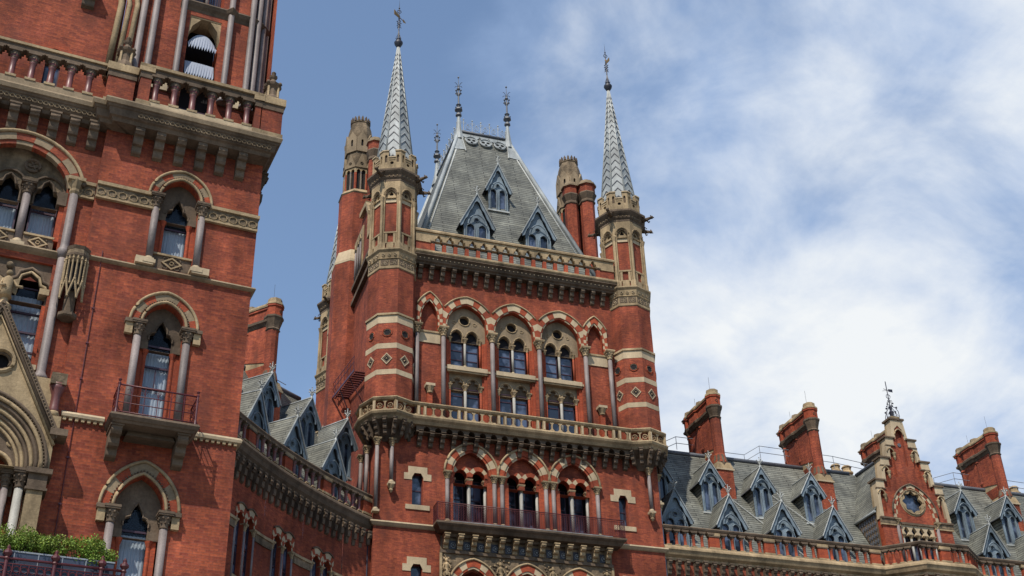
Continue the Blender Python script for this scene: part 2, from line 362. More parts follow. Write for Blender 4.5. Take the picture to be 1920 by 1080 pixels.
# windows -----------------------------------------------------------------------------------
def sash(fr, cx, y, wd, z0, z1, bars=(0.5,), vert=0, glass='glass', room=0.0, curtain=False, name='window', m='sash'):
    def f():
        b = MB(); h = z1-z0; t = 0.05
        b.box(-wd/2, -wd/2+t, 0, .06, 0, h, m); b.box(wd/2-t, wd/2, 0, .06, 0, h, m); b.box(-wd/2+t, wd/2-t, 0, .06, 0, t*1.4, m); b.box(-wd/2+t, wd/2-t, 0, .06, h-t, h, m)
        for q in bars: b.box(-wd/2+t, wd/2-t, -.01, .055, h*q-.03, h*q+.03, m)
        for k in range(vert): x = -wd/2+wd*(k+1)/(vert+1); b.box(x-.02, x+.02, .005, .05, t*1.4, h-t, m)
        return b.mesh('window')
    key = (round(wd, 3), round(z1-z0, 3), bars, vert, m); o = fr.put(name, cached(('sash',)+key, f), cx, y, z0)
    def g():
        b = MB(); h = z1-z0; b.face([(-wd/2, .035, 0), (wd/2, .035, 0), (wd/2, .035, h), (-wd/2, .035, h)], glass); return b.mesh('pane')
    put('pane', cached(('pane',)+key+(glass,), g), o)
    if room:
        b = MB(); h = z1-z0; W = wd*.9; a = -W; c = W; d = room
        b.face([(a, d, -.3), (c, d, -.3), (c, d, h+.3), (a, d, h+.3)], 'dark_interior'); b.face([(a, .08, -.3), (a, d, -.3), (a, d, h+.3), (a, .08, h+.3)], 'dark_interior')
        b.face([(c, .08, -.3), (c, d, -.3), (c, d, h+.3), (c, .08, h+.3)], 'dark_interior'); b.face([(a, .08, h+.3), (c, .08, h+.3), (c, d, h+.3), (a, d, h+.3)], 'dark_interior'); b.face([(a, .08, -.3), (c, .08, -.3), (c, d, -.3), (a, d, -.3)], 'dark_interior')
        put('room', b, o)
    if curtain:
        b = MB(); n = 60; h = z1-z0; P = [(-wd/2+wd*i/n, .12+.012*sin(i*.9)+.006*sin(i*2.3)) for i in range(n+1)]
        top = h*(curtain if curtain is not True else 0.97)
        for i in range(n): b.face([(P[i][0], P[i][1], .02), (P[i+1][0], P[i+1][1], .02), (P[i+1][0], P[i+1][1], top), (P[i][0], P[i][1], top)], 'curtain', True)
        put('curtain', b, o)
    return o
def trefoil_hole(cx, z0, zs, a, n=6):
    """round trefoil-headed opening of half width a springing at zs"""
    P = [(cx-a, z0), (cx-a, zs)]
    r1 = a*.52
    for i in range(n+1): t = pi-(pi*.62)*i/n; P.append((cx-a+r1+r1*cos(t), zs+r1*.3+r1*1.0*sin(t)))
    for i in range(n+1): t = pi*.86-(pi*.72)*i/n; P.append((cx+a*.5*cos(t), zs+a*.78+a*.52*sin(t)))
    for i in range(n+1): t = pi*.62-(pi*.62)*i/n; P.append((cx+a-r1+r1*cos(t), zs+r1*.3+r1*sin(t)))
    P += [(cx+a, zs), (cx+a, z0)]; return P
def circ(cx, cz, r, n=16): return [(cx+r*cos(2*pi*i/n), cz+r*sin(2*pi*i/n)) for i in range(n)]
exec_parts = []

# ------------------------------------------------------------------ ground
def sheet(name, x0, x1, y0, y1, z, m):
    b = MB(); b.face([(x0, y0, z), (x1, y0, z), (x1, y1, z), (x0, y1, z)], m); o = put(name, b); o['kind'] = 'structure'; return o
sheet('ground', -1500, 1500, -1500, 1500, 0.0, 'asphalt'); 
bq = MB(); bq.box(-60, 160, 4.5, 34, 0.004, 0.13, 'paving'); o = put('pavement', bq); o['kind'] = 'structure'
bq = MB(); bq.box(-60, 160, -26, -14, 0.004, 0.13, 'paving'); o = put('far_pavement', bq); o['kind'] = 'structure'

# ================================================================== central tower
TW = empty('corner_tower', 'tall brick tower with steep slate roof and two grey-spired corner turrets', 'tower', (0, 0, 0))
T = Fr(TW)
CXT = 25.28
# --- lower wall with loggia, slit windows and ground arches
b = MB(); holes = []
LOG = (21.97, 25.40, 28.80)
for cx in LOG: holes.append(archhole(cx, 30.32, 33.75, 1.16, 1.49))
for cx in (22.0, 25.4, 28.75): holes.append(archhole(cx, 22.0, 26.3, 1.0, 1.25))
NW = [(18.57, .34, 31.4, 33.45), (32.12, .30, 31.4, 33.45), (18.57, .34, 25.6, 27.7), (32.3, .30, 25.6, 27.7)]
for cx, h, z0, z1 in NW: holes.append([(cx-h, z0), (cx-h, z1), (cx+h, z1), (cx+h, z0)])
b.plate([(15.9, 0), (15.9, 36.6), (34.72, 36.6), (34.72, 0)], holes, 70, 70.9, 'brick')
b.face([(15.9, 70, 0), (15.9, 88.6, 0), (15.9, 88.6, 36.6), (15.9, 70, 36.6)], 'brick'); b.face([(34.72, 70, 0), (34.72, 88.6, 0), (34.72, 88.6, 36.6), (34.72, 70, 36.6)], 'brick')
b.face([(15.9, 88.6, 0), (34.72, 88.6, 0), (34.72, 88.6, 36.6), (15.9, 88.6, 36.6)], 'brick')
b.face([(15.9, 70, 36.6), (34.72, 70, 36.6), (34.72, 88.6, 36.6), (15.9, 88.6, 36.6)], 'stone')
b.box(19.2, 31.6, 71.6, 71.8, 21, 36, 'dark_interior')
put('lower_wall', b, TW)
for cx, h, z0, z1 in NW: sash(T, cx, 70.35, 2*h, z0, z1, (0.5,), 0, 'glass')
# stepped stone surrounds of the slit windows
for cx, h, z0, z1 in NW:
    b = MB(); y0, y1 = 69.965, 70.05
    P = [(cx-.86, z1-.45), (cx-.86, z1-.02), (cx-.6, z1-.02), (cx-.6, z1+.42), (cx+.6, z1+.42), (cx+.6, z1-.02), (cx+.86, z1-.02), (cx+.86, z1-.45), (cx+h+.02, z1-.45), (cx+h+.02, z1-.3), (cx+h*.6, z1), (cx-h*.6, z1), (cx-h-.02, z1-.3), (cx-h-.02, z1-.45)]
    b.extr(P, y0, y1, 'pale_stone'); put('lintel', b, TW); b = MB(); b.extr([(cx-.75, z0-.32), (cx-.75, z0-.02), (cx+.75, z0-.02), (cx+.75, z0-.32)], y0-.03, y1, 'pale_stone')
    put('window_sill', b, TW)
# loggia
for i, cx in enumerate(LOG):
    b = MB(); ring(b, cx, 33.75, 1.16, 1.49, .0, .14, 69.93, 70.2, 5, STR); ring(b, cx, 33.75, 1.16, 1.49, .14, .54, 69.86, 70.1, 5, STR, clamp=1.71)
    hood(b, cx, 33.75, 1.16, 1.49, .58, 69.84, 'stone', .075, n=12, clamp=1.74)
    put('arch', b, TW)
    b = MB(); hs = [archhole(cx+sx, 30.32, 33.7, .40, .46, 6) for sx in (-.58, .58)]
    b.plate([(cx-1.16, 33.2)]+arcpts(cx, 33.75, 1.16, 1.49)+[(cx+1.16, 33.2)], [[(x, max(z, 33.21)) for x, z in h] for h in hs], 70.30, 70.75, 'brick', 'bright_brick')
    for sx in (-.58, .58): ring(b, cx+sx, 33.7, .40, .46, 0, .27, 70.25, 70.4, 3, STR, clamp=.58)
    put('tympanum', b, TW)
    column(T, cx, 70.5, 30.32, 33.6, .115, 'pale_granite', .5)
    for sx in (-1.06, 1.06): column(T, cx+sx, 70.55, 30.32, 33.6, .10, 'pale_granite', .45)
    for sx in (-.58, .58): sash(T, cx+sx, 71.3, .95, 30.4, 33.9, (0.62, ), 1, 'glass')
for xs in ((20.42,), (23.45, 23.95), (26.85, 27.35), (30.33,)):
    for x in xs: column(T, x, 69.92, 30.32, 33.75, .13, 'granite', .5)
for x in (23.0, 26.4): b = MB(); b.box(x, x+1.4, 69.98, 70.02, 30.32, 33.3, 'bright_brick'); put('brick_pier', b, TW)
# balcony of the loggia
b = MB(); pr = [(0, 30.18), (1.0, 30.18), (1.0, 30.06), (.94, 29.98), (.84, 29.9), (.72, 29.72), (.35, 29.66), (.3, 29.5), (0, 29.45)]
b.sweep([(19.95+.55, 71), (19.95+.55, 70), (30.75, 70), (30.75, 71)], pr, 'weathered_stone'); b.box(20.4, 30.8, 69.02, 70, 30.185, 30.22, 'lead'); put('balcony_slab', b, TW)
b = MB(); xa, xb, yf = 19.58, 31.68, 69.1
def lattice(b, p0, p1, z0, z1, m='red_iron'):
    p0, p1 = Vector(p0), Vector(p1); Ln = (p1-p0).length; n = max(1, int(Ln/.16)); d = (p1-p0)/n
    for i in range(n+1):
        p = p0+d*i; b.tube([(p.x, p.y, z0), (p.x, p.y, z1)], .022 if i % 8 == 0 else .010, 4, m)
    for i in range(n):
        p = p0+d*i; q = p+d; k = 6
        for j in range(k):
            za, zb = z0+(z1-z0)*(.04+j*.15), z0+(z1-z0)*(.04+(j+1)*.15); mid = (p+q)/2; zm = (za+zb)/2
            b.tube([(p.x, p.y, zm), (mid.x, mid.y, zb), (q.x, q.y, zm), (mid.x, mid.y, za), (p.x, p.y, zm)], .012, 3, m, caps=False)
for p0, p1 in (((xa, 70), (xa, yf)), ((xa, yf), (xb, yf)), ((xb, yf), (xb, 70))):
    if p0[1] == p1[1]: p0, p1 = (19.58, yf), (31.68, yf)
    lattice(b, p0, p1, 30.28, 31.32)
    for z, r in ((31.36, .03), (31.25, .016), (30.27, .02)): b.tube([(p0[0], p0[1], z), (p1[0], p1[1], z)], r, 6, 'red_iron')
put('iron_railing', b, TW)
# string course
for pa in ([(15.9, 78), (15.9, 70), (20.5, 70)], [(30.75, 70), (34.72, 70), (34.72, 71)]): b = MB(); b.sweep(pa, [(0, 30.2), (.2, 30.14), (.22, 30.05), (.08, 29.9), (0, 29.86)], 'pale_stone'); put('string_course', b, TW)
# carved frieze below the loggia balcony
b = MB(); b.box(20.0, 31.0, 69.9, 70.02, 28.62, 29.6, 'carved_stone')
for i in range(12):
    x = 20.4+i*.88; b.box(x+.12, x+.62, 69.86, 69.92, 28.78, 29.3, 'dark_iron'); b.ball((x+.37, 69.85, 29.02), .07, 'lead', 6); b.ringtorus((x+.37, 69.855, 29.02), .15, .02, 'lead', 10)
b.box(19.95, 31.05, 69.78, 69.95, 28.5, 28.68, 'weathered_stone'); put('frieze', b, TW)
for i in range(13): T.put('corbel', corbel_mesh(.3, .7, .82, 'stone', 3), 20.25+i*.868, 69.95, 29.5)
b = MB(); H = [archhole(cx, 21.0, 26.3, 1.52, 1.86) for cx in (22.0, 25.4, 28.75)]
H = [[(x, max(z, 21.01)) for x, z in h] for h in H]
b.plate([(19.98, 21), (19.98, 28.5), (31.02, 28.5), (31.02, 21)], H, 69.9, 70.02, 'carved_stone', edge=True)
for x in (19.98, 30.98): b.box(x-.05, x+.09, 69.8, 69.9, 21, 28.5, 'stone')
random.seed(3)
for cx in (20.35, 23.7, 27.05, 30.6):       # carved foliage and small seated figures in the spandrels
    for k in range(46):
        a = random.uniform(0, 6.28); x = cx+random.uniform(-.62, .62)*(1 if cx in (23.7, 27.05) else .45); z = random.uniform(27.0, 28.4)
        b.ball((x, 69.89, z), random.uniform(.04, .085), 'carved_stone' if k % 3 else 'stone', 5)
    b.lathe(cx, 69.85, [(.2, 27.1), (.17, 27.3), (.12, 27.55), (.17, 27.75), (.15, 27.85), (.05, 27.93), (.1, 28.02), (.1, 28.12), (.03, 28.2)], 8, 'stone')
    for sx in (-1, 1): b.tube([(cx+sx*.15, 69.8, 27.8), (cx+sx*.24, 69.75, 27.55), (cx+sx*.1, 69.7, 27.45)], .045, 5, 'stone'); b.tube([(cx+sx*.1, 69.75, 27.25), (cx+sx*.16, 69.66, 27.2), (cx+sx*.12, 69.7, 26.95)], .055, 5, 'stone')
put('carved_panel', b, TW)
for cx in (22.0, 25.4, 28.75):
    b = MB(); ring(b, cx, 26.3, 1.05, 1.39, 0, .12, 69.78, 70.2, 5, ['pale_stone', 'bright_brick']); ring(b, cx, 26.3, 1.05, 1.39, .12, .5, 69.74, 70.0, 5, STR, zf=24); hood(b, cx, 26.3, 1.05, 1.39, .56, 69.72, 'stone', .07, n=12, clamp=1.68); put('arch', b, TW)
    for sx in (-.5, .5): sash(T, cx+sx, 70.7, .9, 22, 27.2, (0.5, .8), 0, 'glass')
# --- corbel table and middle balcony
xs0, xs1 = 18.35, 32.6
OCT = lambda cx, cy, R, ks: [(cx+R*cos(k*pi/4), cy+R*sin(k*pi/4)) for k in ks]
TL_, TR_ = (16.8, 70.5), (33.85, 70.5)
def ledge_path(RL, yy):
    L0 = OCT(*TL_, RL, (4, 5, 6, 7)); R0 = OCT(*TR_, RL, (5, 6, 7, 8)); L0[-1] = (L0[-1][0], L0[-1][1]); return [(15.9+.1, 73.5), (L0[0][0], 71.6)] + L0 + [(L0[-1][0]+.05, yy), (R0[0][0]-.05, yy)] + R0 + [(R0[-1][0], 72.5)]
b = MB(); b.sweep(ledge_path(1.72, 69.25), [(-.5, 36.95), (.22, 36.95), (.25, 36.85), (.2, 36.72), (.08, 36.6), (-.02, 36.42), (-.5, 36.4)], 'stone'); put('balcony_ledge', b, TW)
b = MB(); b.sweep(ledge_path(1.76, 69.2), [(-.1, 37.86), (.12, 37.86), (.16, 37.78), (.1, 37.66), (.0, 37.6), (-.1, 37.6)], 'stone'); rail = put('balustrade', b, TW)
def tracery_post():
    b = MB(); b.box(-.045, .045, -.05, .05, 0, .65, 'stone'); b.extr([(-.25, 0), (.25, 0), (.05, .2), (-.05, .2)], -.05, .05, 'stone'); b.extr([(-.05, .5), (.05, .5), (.18, .66), (-.18, .66)], -.05, .05, 'stone'); return b.mesh('baluster')
def panel_post():
    b = MB(); b.box(-.09, .09, -.1, .08, 0, .66, 'stone'); b.box(-.04, .04, -.13, -.1, .06, .6, 'pale_stone'); return b.mesh('pier')
tp, pp = tracery_post(), panel_post()
x = xs0; k = 0
while x < xs1-.1:
    if k % 5 in (0, 1): 
        put('pier', pp, rail, (x, 69.2, 36.95))
    else: put('baluster', tp, rail, (x, 69.2, 36.95))
    k += 1; x += .42 if k % 5 == 1 else .55
for c, ks in ((TL_, (3.5, 4, 5, 6, 7)), (TR_, (5, 6, 7, 8))):
    V = OCT(*c, 1.74, ks)
    for i, (p, q) in enumerate(zip(V, V[1:])):
        d = Vector(q)-Vector(p); rz = math.atan2(d.y, d.x); put('pier', pp, rail, (p[0], p[1], 36.95), rz)
        for t in (.5,): put('baluster', tp, rail, (p[0]+d.x*t, p[1]+d.y*t, 36.95), rz)
        for t in (.25, .75):
            g = MB(); g.ringtorus((0, 0, .33), .16, .035, 'stone', 10); g.ringtorus((0, 0, .33), .05, .02, 'stone', 6); put('tracery_ring', cached('trr', lambda: g.mesh('tracery_ring')), rail, (p[0]+d.x*t, p[1]+d.y*t, 36.95), rz)
n = 19
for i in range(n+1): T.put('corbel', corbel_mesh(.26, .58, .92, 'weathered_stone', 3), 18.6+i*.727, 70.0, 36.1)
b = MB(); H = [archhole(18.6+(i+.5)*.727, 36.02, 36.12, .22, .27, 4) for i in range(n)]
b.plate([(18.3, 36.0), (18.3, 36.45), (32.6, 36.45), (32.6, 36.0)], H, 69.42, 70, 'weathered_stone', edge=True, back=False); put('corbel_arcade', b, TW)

# --- upper wall with tall arcade
COLX = (18.38, 20.15, 23.5, 26.8, 30.12, 31.9)
b = MB(); holes = []; YW = 70.12
BIG = [(21.83, 1.37, 1.72), (25.15, 1.36, 1.72), (28.46, 1.37, 1.72)]; SML = [(19.26, .58, 1.9), (31.0, .58, 1.9)]
for cx, a, R in BIG: holes.append(archhole(cx, 36.7, 44.3, a, R))
for cx, a, R in SML: holes.append(archhole(cx, 43.35, 44.6, a, R))
b.plate([(16.8, 36.6), (16.8, 49.0), (33.85, 49.0), (33.85, 36.6)], holes, YW, YW+.62, 'brick', 'bright_brick')
b.face([(16.3, 71, 36.6), (16.3, 88, 36.6), (16.3, 88, 50), (16.3, 71, 50)], 'brick'); b.face([(34.35, 71, 36.6), (34.35, 88, 36.6), (34.35, 88, 50), (34.35, 71, 50)], 'brick'); b.face([(16.3, 88, 36.6), (34.35, 88, 36.6), (34.35, 88, 50), (16.3, 88, 50)], 'brick')
b.box(16.3, 34.35, 71, 88, 49.6, 50, 'lead')
for cx, a, R in SML: b.plate([(cx-a-.1, 43.2)]+[(x, z+.05) for x, z in arcpts(cx, 44.6, a+.1, R)]+[(cx+a+.1, 43.2)], [], YW+.35, YW+.35, 'brick')
put('upper_wall', b, TW)
for cx, a, R in BIG+SML:
    zs = 44.3 if a > 1 else 44.6; nv = 6 if a > 1 else 5; w = .54 if a > 1 else .44
    b = MB(); ring(b, cx, zs, a, R, 0, .11, YW-.06, YW+.1, nv, ['pale_stone', 'bright_brick'], zf=43.9)
    i = [c for c in COLX if c > cx][0]; j = [c for c in COLX if c < cx][-1]; cl = min(i-cx, cx-j)
    ring(b, cx, zs, a, R, .11, w, YW-.12, YW+.05, nv, STR, zf=43.9, clamp=cl); hood(b, cx, zs, a, R, w+.05, YW-.14, 'stone', .06, n=12, clamp=cl+.03); put('arch', b, TW)
for x in COLX: column(T, x, 69.86, 37.0, 43.9, .145, 'granite', .68, cr=.16)
for x0, x1 in ((18.5, 20.0), (30.3, 31.8)): b = MB(); b.box(x0, x1, 70.06, YW+.02, 42.75, 43.5, 'pale_stone'); b.box(x0, x1, 70.0, YW+.02, 43.5, 43.62, 'stone'); put('stone_band', b, TW)
for cx, a, R in BIG:
    wx = cx-.06
    # upper traceried pair
    b = MB(); H = [archhole(wx+s*.53, 41.4, 43.7, .38, .52, 6) for s in (-1, 1)]+[circ(wx, 44.98, .34, 18)]
    b.plate([(cx-a, 43.3)]+arcpts(cx, 44.3, a, R)+[(cx+a, 43.3)], [[(x, max(z, 43.31)) for x, z in h] for h in H[:2]]+[H[2]], YW+.34, YW+.62, 'mid_stone')
    for s in (-1, 1): hood(b, wx+s*.53, 43.7, .38, .52, .07, YW+.32, 'stone', .045, n=8); b.ringtorus((wx+s*.72, YW+.33, 44.78), .11, .03, 'stone', 10)
    b.ringtorus((wx, YW+.33, 44.98), .38, .05, 'stone', 20); put('tracery', b, TW)
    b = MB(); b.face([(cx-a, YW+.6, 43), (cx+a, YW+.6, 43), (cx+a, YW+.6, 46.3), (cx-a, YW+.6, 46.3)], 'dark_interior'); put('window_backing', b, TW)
    for s in (-1, 1): sash(T, wx+s*.53, YW+.45, .84, 41.3, 43.35, (.35, .68), 0, 'glass'); 
    for s in (-1, 1): sash(T, wx+s*.53, YW+.45, .84, 37.3, 39.95, (.5, .78), 0, 'glass')
    column(T, wx, YW+.28, 41.35, 43.55, .085, 'pale_granite', .36); 
    for s in (-1, 1): column(T, wx+s*1.04, YW+.28, 41.35, 43.55, .07, 'bright_brick', .36, mbase='stone')
    column(T, wx, YW+.28, 37.0, 40.1, .10, 'pale_granite', .42)
    for s in (-1, 1): column(T, wx+s*1.06, YW+.28, 37.0, 40.1, .085, 'bright_brick', .42, mbase='stone')
    b = MB(); b.plate([(cx-a, 39.7), (cx-a, 41.0), (cx+a, 41.0), (cx+a, 39.7)], [trefoil_hole(wx+s*.53, 39.71, 40.05, .42) for s in (-1, 1)], YW+.3, YW+.5, 'mid_stone')
    b.face([(cx-a, YW+.48, 39.6), (cx+a, YW+.48, 39.6), (cx+a, YW+.48, 41), (cx-a, YW+.48, 41)], 'weathered_stone')
    for s in (-1, 1): hood(b, wx+s*.53, 40.15, .46, .52, .0, YW+.28, 'stone', .04, n=6)
    b.box(cx-a, cx+a, YW-.12, YW+.55, 41.0, 41.3, 'pale_stone', .0); b.box(cx-a, cx+a, YW-.06, YW+.4, 40.88, 41.0, 'stone'); put('window_head', b, TW)
    for s in (-1, 1):
        b = MB()
        for x0, x1, y in ((1.12, 1.22, YW+.2), (1.22, a, YW+.1)): xx = sorted((cx+s*x0-.03, cx+s*x1)); b.box(xx[0], xx[1], y, YW+.6, 36.7, 43.3, 'bright_brick')
        put('jamb', b, TW)
for x0, x1 in ((20.3, 20.46), (23.2, 23.8), (26.5, 27.1), (29.82, 29.97)): b = MB(); b.box(x0, x1, YW-.04, YW+.02, 41.05, 41.2, 'pale_stone'); put('sill_string', b, TW)
for x in (19.25, 31.05):
    b = MB(); b.box(x-.16, x+.16, 69.78, YW, 36.7, 38.95, 'bright_brick'); b.box(x-.3, x+.3, 69.6, YW, 39.4, 39.58, 'pale_stone'); b.lathe(x, 69.85, [(.18, 38.95), (.2, 39.0), (.17, 39.05), (.3, 39.4)], 8, 'stone'); put('pedestal', b, TW)

# --- top cornice and arcaded parapet
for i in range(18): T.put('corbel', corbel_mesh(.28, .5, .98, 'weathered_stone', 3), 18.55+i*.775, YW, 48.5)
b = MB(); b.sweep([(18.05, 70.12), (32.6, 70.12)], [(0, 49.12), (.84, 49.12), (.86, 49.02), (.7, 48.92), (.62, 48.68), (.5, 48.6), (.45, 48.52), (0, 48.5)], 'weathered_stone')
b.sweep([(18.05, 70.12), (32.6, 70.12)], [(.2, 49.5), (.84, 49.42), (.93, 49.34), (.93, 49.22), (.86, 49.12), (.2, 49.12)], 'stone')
for i in range(48): b.ball((18.4+i*.3, 69.4, 48.83), .05, 'pale_stone', 5)
put('cornice', b, TW)
b = MB(); X0, X1, NA = 19.3, 31.35, 15; sp = (X1-X0)/NA; Z0 = 49.45
H = []
for i in range(NA):
    c = X0+sp*(i+.5); hw = sp/2-.13; H.append([(c-hw, Z0+.85), (c-hw*.95, Z0+1.0), (c-hw*.55, Z0+1.05), (c-hw*.45, Z0+1.2), (c, Z0+1.33), (c+hw*.45, Z0+1.2), (c+hw*.55, Z0+1.05), (c+hw*.95, Z0+1.0), (c+hw, Z0+.85)])
b.plate([(18.1, Z0+.84), (18.1, Z0+1.5), (32.55, Z0+1.5), (32.55, Z0+.84)], [[(x, max(z, Z0+.845)) for x, z in h] for h in H], 69.44, 69.7, 'stone', edge=True, back=True)
b.sweep([(18.05, 69.44), (32.6, 69.44)], [(-.3, Z0+1.72), (.06, Z0+1.72), (.12, Z0+1.62), (.1, Z0+1.5), (-.3, Z0+1.5)], 'stone')
for x0, x1 in ((18.1, X0-.14), (X1+.14, 32.55)): b.box(x0, x1, 69.5, 69.66, Z0, Z0+.84, 'brick'); b.box(x0, x1, 69.44, 69.7, Z0+.72, Z0+.835, 'stone')
for h in H: b.tube([(x, 69.42, z+.05) for x, z in h], .025, 4, 'stone')
par = put('parapet', b, TW)
def ppier():
    b = MB(); b.box(-.12, .12, -.12, .12, 0, .66, 'bright_brick'); b.box(-.14, .14, -.14, .14, 0, .06, 'stone'); b.lathe(0, 0, [(.12, .62), (.14, .66), (.12, .7), (.2, .8)], 8, 'weathered_stone'); b.box(-.19, .19, -.17, .17, .78, .86, 'weathered_stone'); return b.mesh('pier')
pm = ppier()
for i in range(NA+1): put('pier', pm, par, (X0+sp*i, 69.57, Z0))

# --- corner turrets
def ngon(mb, cx, cy, R0, z0, z1, m, R1=None): mb.lathe(cx, cy, [(R0, z0), (R1 if R1 else R0, z1)], 8, m)
def oband(mb, R, z0, z1, m, out_=.0): mb.lathe(0, 0, [(R-.1, z0), (R+out_, z0), (R+out_, z1), (R-.1, z1)], 8, m)
def facet(k, R):
    """matrix of facet k (between vertices k and k+1) : local x along it, y inwards"""
    an = (k+.5)*pi/4; ap = R*cos(pi/8); return Matrix.Translation((ap*cos(an), ap*sin(an), 0)) @ Matrix.Rotation(an+pi/2, 4, 'Z')
def turret_mesh():
    b = MB(); R = 1.62
    b.lathe(0, 0, [(R, 36.5), (R, 47.35)], 8, 'brick')
    for z0, z1, m, o in ((43.78, 43.92, 'stone', .1), (43.2, 43.78, 'pale_stone', .012), (41.35, 41.72, 'pale_stone', .012), (39.5, 39.85, 'pale_stone', .012)): oband(b, R, z0, z1, m, o)
    for k in (3, 4, 5, 6, 7):
        b.M = facet(k, R); 
        b.ringtorus((0, -.01, 42.5), .30, .05, 'bright_brick', 14); b.ringtorus((0, -.02, 42.5), .22, .03, 'weathered_stone', 12); b.extr(circ(0, 42.5, .19, 12), -.012, .0, 'dark_interior')
        D = lambda r: [(0, 40.6-r*1.15), (r, 40.6), (0, 40.6+r*1.15), (-r, 40.6)]
        b.plate(D(.36), [D(.29)], -.05, 0, 'pale_stone', edge=True); b.plate(D(.29), [D(.17)], -.03, 0, 'weathered_stone'); b.extr(D(.17), -.012, 0, 'dark_interior'); b.ball((0, -.02, 40.6), .06, 'stone', 6)
    b.M = None
    # carved band and ledge
    b.lathe(0, 0, [(R, 47.3), (R+.06, 47.35), (R+.06, 47.5), (R+.03, 47.52), (R+.03, 48.05), (R+.1, 48.1), (R+.02, 48.18), (R+.1, 48.6), (R+.22, 48.75), (R+.22, 48.86), (R-.2, 48.98)], 8, 'stone')
    for k in (3, 4, 5, 6, 7):
        b.M = facet(k, R+.03)
        for s in (-.3, .3): b.box(s-.27, s+.27, -.01, .0, 47.56, 48.0, 'weathered_stone'); b.ringtorus((s-.1, -.02, 47.72), .09, .022, 'pale_stone', 8, k=4); b.ringtorus((s+.1, -.02, 47.86), .09, .022, 'pale_stone', 8, k=4); b.ringtorus((s+.08, -.02, 47.66), .07, .02, 'pale_stone', 8, k=4)
        for s in (-.4, 0, .4): b.ringtorus((s, -.06, 48.38), .08, .03, 'pale_stone', 8, k=4)
    b.M = None
    # open-looking upper stage
    b.lathe(0, 0, [(1.44, 48.9), (1.44, 53.3)], 8, 'brick'); b.lathe(0, 0, [(1.3, 53.0), (1.3, 55)], 8, 'weathered_stone')
    for k in range(8):
        b.M = facet(k, 1.62); hw = 1.62*sin(pi/8)
        hp = [(x, max(z, 53.06)) for x, z in archhole(0, 53.05, 53.35, .40, .52, 6)]
        b.plate([(-hw, 53.05), (-hw, 54.95), (hw, 54.95), (hw, 53.05)], [hp], .0, .16, 'stone')
        b.plate(hp, [[(-.1, 53.35), (-.16, 53.45), (-.1, 53.56), (-.05, 53.58), (0, 53.75), (.05, 53.58), (.1, 53.56), (.16, 53.45), (.1, 53.35)]], .16, .3, 'stone'); b.box(-.3, .3, .28, .3, 53.2, 53.9, 'dark_interior')
        hood(b, 0, 53.35, .40, .52, .08, -.01, 'stone', .045, n=6); hood(b, 0, 53.35, .40, .52, -.07, .06, 'weathered_stone', .035, n=6)
        b.box(-.36, .36, .10, .35, 52.75, 53.06, 'pale_stone')
        for s in (-1, 1): b.lathe(s*(hw-.17), .1, [(.075, 49.3), (.055, 49.5), (.055, 52.7), (.1, 52.95), (.12, 53.1)], 7, 'stone'); b.box(s*(hw-.17)-.13, s*(hw-.17)+.13, -.02, .2, 48.95, 49.4, 'stone')
        b.box(-hw+.15, hw-.15, .04, .3, 50.2, 50.32, 'stone'); b.box(-hw+.25, -.2, .06, .3, 49.4, 50.2, 'stone'); b.box(.2, hw-.25, .06, .3, 49.4, 50.2, 'stone'); b.box(-.24, .24, .08, .3, 48.95, 49.5, 'stone'); b.box(-.2, .2, .2, .32, 49.5, 50.2, 'weathered_stone')
    b.M = None
    for k in range(8): an = k*pi/4; b.lathe(1.58*cos(an), 1.58*sin(an), [(.14, 48.95), (.14, 49.3), (.10, 49.5), (.10, 52.75), (.15, 52.95), (.19, 53.12)], 8, 'stone')
    b.lathe(0, 0, [(1.6, 54.4), (1.64, 54.5), (1.62, 54.62), (1.72, 54.75), (1.76, 54.9), (1.9, 55.08), (1.98, 55.2), (1.98, 55.34), (1.75, 55.5), (1.5, 55.5)], 8, 'weathered_stone')
    for k in range(8):
        b.M = facet(k, 1.72)
        for s in (-.42, -.14, .14, .42): b.ball((s, -.03, 54.84), .05, 'stone', 5)
    b.M = None
    return b.mesh('turret')
def parapet_mesh():
    b = MB()
    for k in range(8):
        b.M = facet(k, 1.62); hw = 1.62*sin(pi/8)
        b.plate([(-hw, 55.45), (-hw, 57.05), (-.24, 57.05), (-.24, 56.5), (.24, 56.5), (.24, 57.05), (hw, 57.05), (hw, 55.45)], [[(x, z) for x, z in circ(0, 56.05, .13, 8)]]+[archhole(s*.41, 56.1, 56.65, .085, .1, 3) for s in (-1, 1)], 0, .2, 'stone', edge=True, back=True)
        b.box(-.26, .26, -.05, .24, 56.5, 56.58, 'pale_stone'); b.box(-.22, .22, -.03, .02, 56.3, 56.36, 'stone')
        for s in (-1, 1): xx = sorted((s*.22, s*(hw+.02))); b.box(xx[0], xx[1], -.06, .24, 57.05, 57.14, 'pale_stone'); b.box(min(s*.33, s*.49), max(s*.33, s*.49), .1, .12, 56.1, 56.75, 'weathered_stone')
        b.box(-.14, .14, .1, .12, 55.9, 56.2, 'dark_interior')
    b.M = None; return b.mesh('crenellated_parapet')
